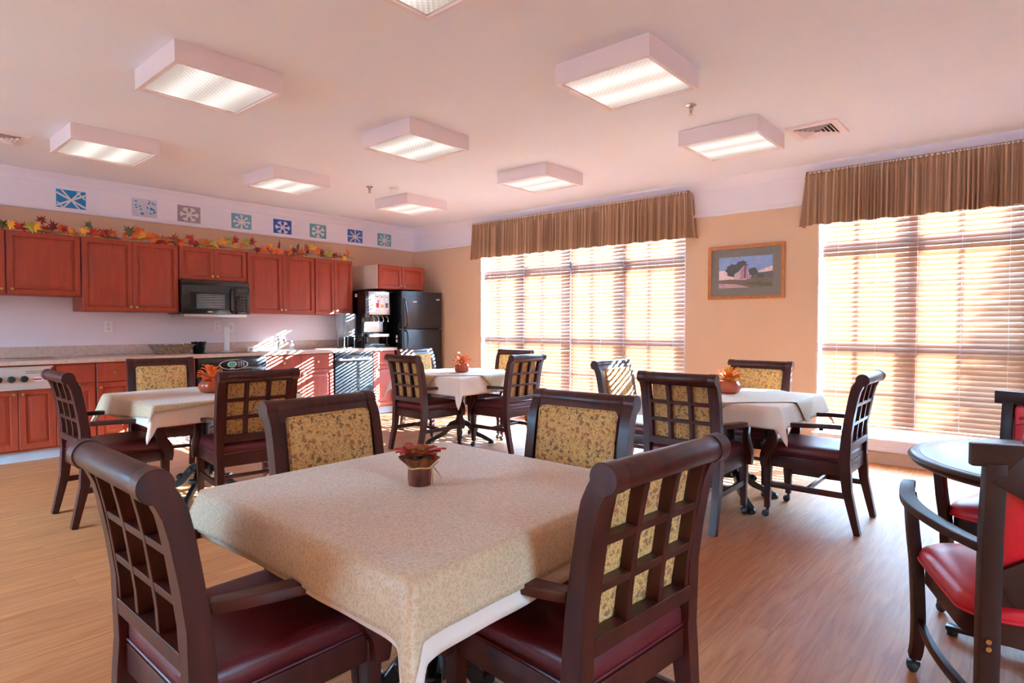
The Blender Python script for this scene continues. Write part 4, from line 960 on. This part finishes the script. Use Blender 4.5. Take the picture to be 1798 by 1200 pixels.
def make_arm():
    t = thing('armchair', '', 'chair'); rgx = .25
    for s in (-1, 1):
        m_ = MB(); m_.sweep([(s * .235, -.275, 0), (s * .235, -.262, .2), (s * .235, -.262, .45), (s * .235, -.268, .70), (s * .235, -.285, .875)], .046, [.036, .042, .048, .044, .038], up=(0, 1, 0)); o = m_.build('leg', 'darkwood', t, bev=.003); o['label'] = 'rear leg rising into the back post'
        for z in (.375, .395): MB().lathe([(.0, .0), (.007, .0), (.006, .003), (0, .004)], (s * .235 - .006, -.291, z), 10, 'y').build('screw_cap', 'brass', o)
        f = MB(); f.sweep(sm([(s * .262, .262, .062), (s * .258, .25, .10), (s * .258, .238, .20), (s * .262, .240, .32), (s * .265, .245, .40), (s * .270, .268, .50), (s * .278, .285, .645)], 3), .036, [.032, .034, .036, .04, .044, .047, .05, .05, .05, .05, .05, .05, .048, .046, .044, .042, .04, .038, .036][:19], up=(0, 1, 0)); fo = f.build('leg', 'darkwood', t, bev=.003); fo['label'] = 'front leg rising into the arm support'; caster(fo, s * .262, .262)
        a = MB(); ap = sm([(s * .24, -.255, .635), (s * .275, -.12, .632), (s * .31, .02, .640), (s * .32, .13, .652), (s * .30, .23, .668), (s * .275, .30, .672)], 4); a.sweep(ap, [.036 + .012 * math.sin(PI * i / len(ap)) for i in range(len(ap))], .026); a.build('arm', 'darkwood', t, bev=.006, seg=3)
        st = MB(); st.sweep(sm([(s * .235, -.25, .19), (s * .262, -.08, .195), (s * .268, .08, .20), (s * .255, .225, .205)], 4), .020, .030); st.build('stretcher', 'darkwood', t, bev=.003)
    MB().box((-.29, -.300, .865), (.29, -.270, .925)).build('top_rail', 'darkwood', t, bev=.004)
    MB().box((-.213, -.282, .49), (.213, -.260, .53)).build('lower_rail', 'darkwood', t, bev=.003)
    # upholstered back pad with an X brace across its rear
    rk = lambda z: -.268 - (z - .53) * .05
    p_ = MB(); p_.loft([[(x * k, rk(z) + y, .6975 + (z - .6975) * k) for x, z in rrect(.208, .165, .02, 5, 0, .6975)] for y, k in ((.002, .97), (.006, 1), (.016, 1), (.026, .96), (.032, .8))]); p_.build('back_cushion', 'redvinyl', t)
    for s in (-1, 1):
        b_ = MB(); b_.sweep(sm([(-s * .212, rk(.86) - .008, .862), (-s * .10, rk(.78) - .009, .770), (0, rk(.7) - .009 - .0005 * s, .6975), (s * .10, rk(.62) - .009, .625), (s * .212, rk(.54) - .008, .533)], 4), [.018] * 17, [.10, .09, .08, .07, .062, .056, .05, .047, .046, .047, .05, .056, .062, .07, .08, .09, .10], up=(0, 0, 1)); b_.build('cross_brace', 'darkwood', t, bev=.002)
    # seat, wider in the middle
    def so(k, z):
        out = []
        for x, y in rrect(.245 - k, .255 - k, .09, 7, 0, .02): out.append((x * (1 + .14 * math.cos(y * 4.2)), y * (1.06 if y > .2 else 1), z))
        return out
    s_ = MB(); s_.loft([so(.004, .425), so(0, .432), so(0, .448), so(.006, .464), so(.025, .480), so(.07, .490), so(.13, .494)]); so_ = s_.build('seat', 'redvinyl', t, ang=60)
    w_ = MB(); r_ = [Vector(p) for p in so(-.001, .431)]; w_.tube(r_ + r_[:1], .0042, 6); w_.build('piping', 'redvinyl', so_)
    f_ = MB(); f_.loft([so(.012, .36), so(.012, .424), so(.035, .424), so(.035, .36), so(.012, .36)], cap=False); f_.build('seat_frame', 'darkwood', t)
    return t
AC = make_arm(); index()
AC['group'] = 'red armchairs round the round table'; AC['label'] = 'red-seated armchair nearest the camera at the right edge'
def place(o, x, y, a_): o.location = (x, y, 0); o.rotation_euler = (0, 0, R(a_))
place(AC, 2.38, -.037, -68)
A2 = dup(AC, label='red-seated armchair across the round table, below the right-hand blind'); place(A2, 3.33, -.05, 72)
pumpkin_pot(3.055, -.05, 'dark red and olive leaf planter on the round table', 4, ('leaf_red', 'leaf_rust'), body='potwrap', raff=False).location.z = .7455

# ------------------------------------------------------------------ ceiling fittings
def vent(x0, y0, x1, y1, lab):
    t = thing('ceiling_vent', lab, 'air vent', ((x0 + x1) / 2, (y0 + y1) / 2, HC)); hx, hy = (x1 - x0) / 2, (y1 - y0) / 2
    m_ = MB(); m_.loft([[(sx_ * (hx - i), sy_ * (hy - i), z) for sx_, sy_ in ((-1, -1), (1, -1), (1, 1), (-1, 1))] for i, z in ((0, -.001), (.002, -.012), (.05, -.016), (.054, -.001))], cap=False); m_.build('frame', 'lampbox', t)
    MB().box((-hx + .05, -hy + .05, -.006), (hx - .05, hy - .05, -.001)).build('duct_opening', 'rubber', t)
    for k in range(4):
        i = .058 + k * .028; s_ = MB()
        s_.loft([[(sx_ * (hx - i - e), sy_ * (hy - i - e), z) for sx_, sy_ in ((-1, -1), (1, -1), (1, 1), (-1, 1))] for e, z in ((0, -.022), (.002, -.023), (.018, -.009), (.016, -.008), (0, -.022))], cap=False)
        if hx - i - .02 > 0 and hy - i - .02 > 0: s_.build('louver', 'lampbox', t)
vent(4.895, 1.12, 5.28, 1.485, 'square white ceiling vent near the right-hand window valance')
vent(.76, 6.08, 1.14, 6.46, 'white ceiling vent cut off at the left edge of the photo')
def sprinkler(x, y, lab):
    t = thing('fire_sprinkler', lab, 'sprinkler', (x, y, HC))
    MB().lathe([(.0, -.001), (.034, -.001), (.036, -.006), (.022, -.012), (.0, -.013)], n=20).build('escutcheon', 'chrome', t)
    m_ = MB(); m_.lathe([(.014, -.0135), (.018, -.02), (.018, -.03), (.012, -.034), (.010, -.045)], n=14); m_.tube([(-.012, 0, -.034), (-.014, 0, -.05), (0, 0, -.066)], .003, 5); m_.tube([(.012, 0, -.034), (.014, 0, -.05), (0, 0, -.066)], .003, 5); m_.tube([(0, 0, -.045), (0, 0, -.066)], .003, 5); m_.build('head', 'steel', t)
    MB().lathe([(.0, -.0665), (.016, -.0665), (.016, -.069), (0, -.069)], n=14).build('deflector', 'chrome', t)
sprinkler(3.95, 1.81, 'fire sprinkler head between the two right-hand ceiling lights'); sprinkler(3.97, 5.51, 'fire sprinkler head beside the smoke detector')
sm_ = thing('smoke_detector', 'round cream smoke detector on the ceiling behind the farthest light', 'smoke detector', (4.19, 5.36, HC))
MB().lathe([(0, -.001), (.052, -.001), (.052, -.012), (.044, -.016), (.042, -.03), (.03, -.038), (.0, -.039)], n=28).build('housing', 'white', sm_)
MB().lathe([(.0415, -.018), (.0435, -.018), (.0435, -.022), (.0415, -.022)], n=28, cap=False).build('vent_band', 'rubber', sm_)

# ------------------------------------------------------------------ outdoors
struct(MB().box((XW + T + .001, -40, -.35), (60, 50, -.25)), 'terrain', 'grass')
struct(MB().box((XW + T + .001, -12, -.249), (XW + 2.2, 18, -.22)), 'walkway', 'conc')

tr = thing('added_shade_tree', 'conical evergreen tree added outside to shade the right-hand window', 'tree', (11.2, -4.8, -.25)); q = random.Random(5)  # added, unseen: crown sized to keep low sun off the right-hand floor
MB().tube([(0, 0, 0), (.02, 0, 3), (0, .02, 6), (0, 0, 9.2)], [.14, .11, .07, .02], 10).build('trunk', 'bark', tr)
fo_ = MB()
for i in range(11000):
    z = .8 + 8.4 * (1 - math.sqrt(q.random())) ** .9; rr_ = 1.9 * (1 - z / 9.4) * math.sqrt(q.random()); a_ = q.uniform(0, 2 * PI); c = Vector((rr_ * math.cos(a_), rr_ * math.sin(a_), z))
    d = Vector((math.cos(a_) + q.uniform(-.5, .5), math.sin(a_) + q.uniform(-.5, .5), q.uniform(-.4, .3)))  .normalized() * .20; n_ = d.cross(Vector((q.uniform(-1, 1), q.uniform(-1, 1), q.uniform(-1, 1)))).normalized() * .04
    fo_.add([c - d, c + n_, c + d, c - n_, c + d.cross(n_) * 1.2], [(0, 1, 4), (1, 2, 4), (2, 3, 4), (3, 0, 4)])
f2_ = fo_.build('foliage', 'leaf_green', tr, smooth=False); f2_['kind'] = 'stuff'

SL = ['loose shrub outdoors, farthest to the right of the row', 'tallest loose shrub in the outdoor row', 'loose shrub outdoors beside the evergreen side of the row', 'loose shrub outdoors facing the right-hand window', 'loose shrub outdoors facing the framed picture wall', 'loose shrub outdoors facing the far window', 'shortest loose shrub outdoors, nearest the kitchen end']
def shrub(x, y, h, seed):
    t = thing('outdoor_shrub', SL[seed - 1], 'shrub', (x, y, -.25), seed * 50, 'shrubs outside the windows'); q = random.Random(seed); f_ = MB(); b_ = MB()
    for i in range(9):
        a_ = i * .7; b_.tube([(0, 0, 0), (.12 * math.cos(a_), .12 * math.sin(a_), h * .4), (.4 * math.cos(a_), .4 * math.sin(a_), h * .85)], [.018, .013, .005], 5)
    b_.build('stems', 'bark', t)
    for i in range(620):
        v = Vector((q.gauss(0, 1), q.gauss(0, 1), q.gauss(0, 1))).normalized() * (q.random() ** .4); c = Vector((v.x * .54, v.y * .54, h * .55 + v.z * h * .45)); d = Vector((q.uniform(-1, 1), q.uniform(-1, 1), q.uniform(-.6, .6))).normalized() * .075; n_ = d.cross(Vector((q.uniform(-1, 1), q.uniform(-1, 1), 1))).normalized() * .03
        f_.add([c - d, c + n_, c + d, c - n_, c + d.cross(n_) * 4], [(0, 1, 4), (1, 2, 4), (2, 3, 4), (3, 0, 4)])
    f_.build('foliage', 'leaf_green', t, smooth=False)['kind'] = 'stuff'
for i, (yy, hh) in enumerate(((-2.6, 1.9), (-1.45, 1.7), (-.2, 1.6), (1.1, 1.65), (2.3, 1.6), (3.5, 1.7), (4.6, 1.55))): shrub(8.75 + .1 * (i % 2), yy, hh, i + 1)
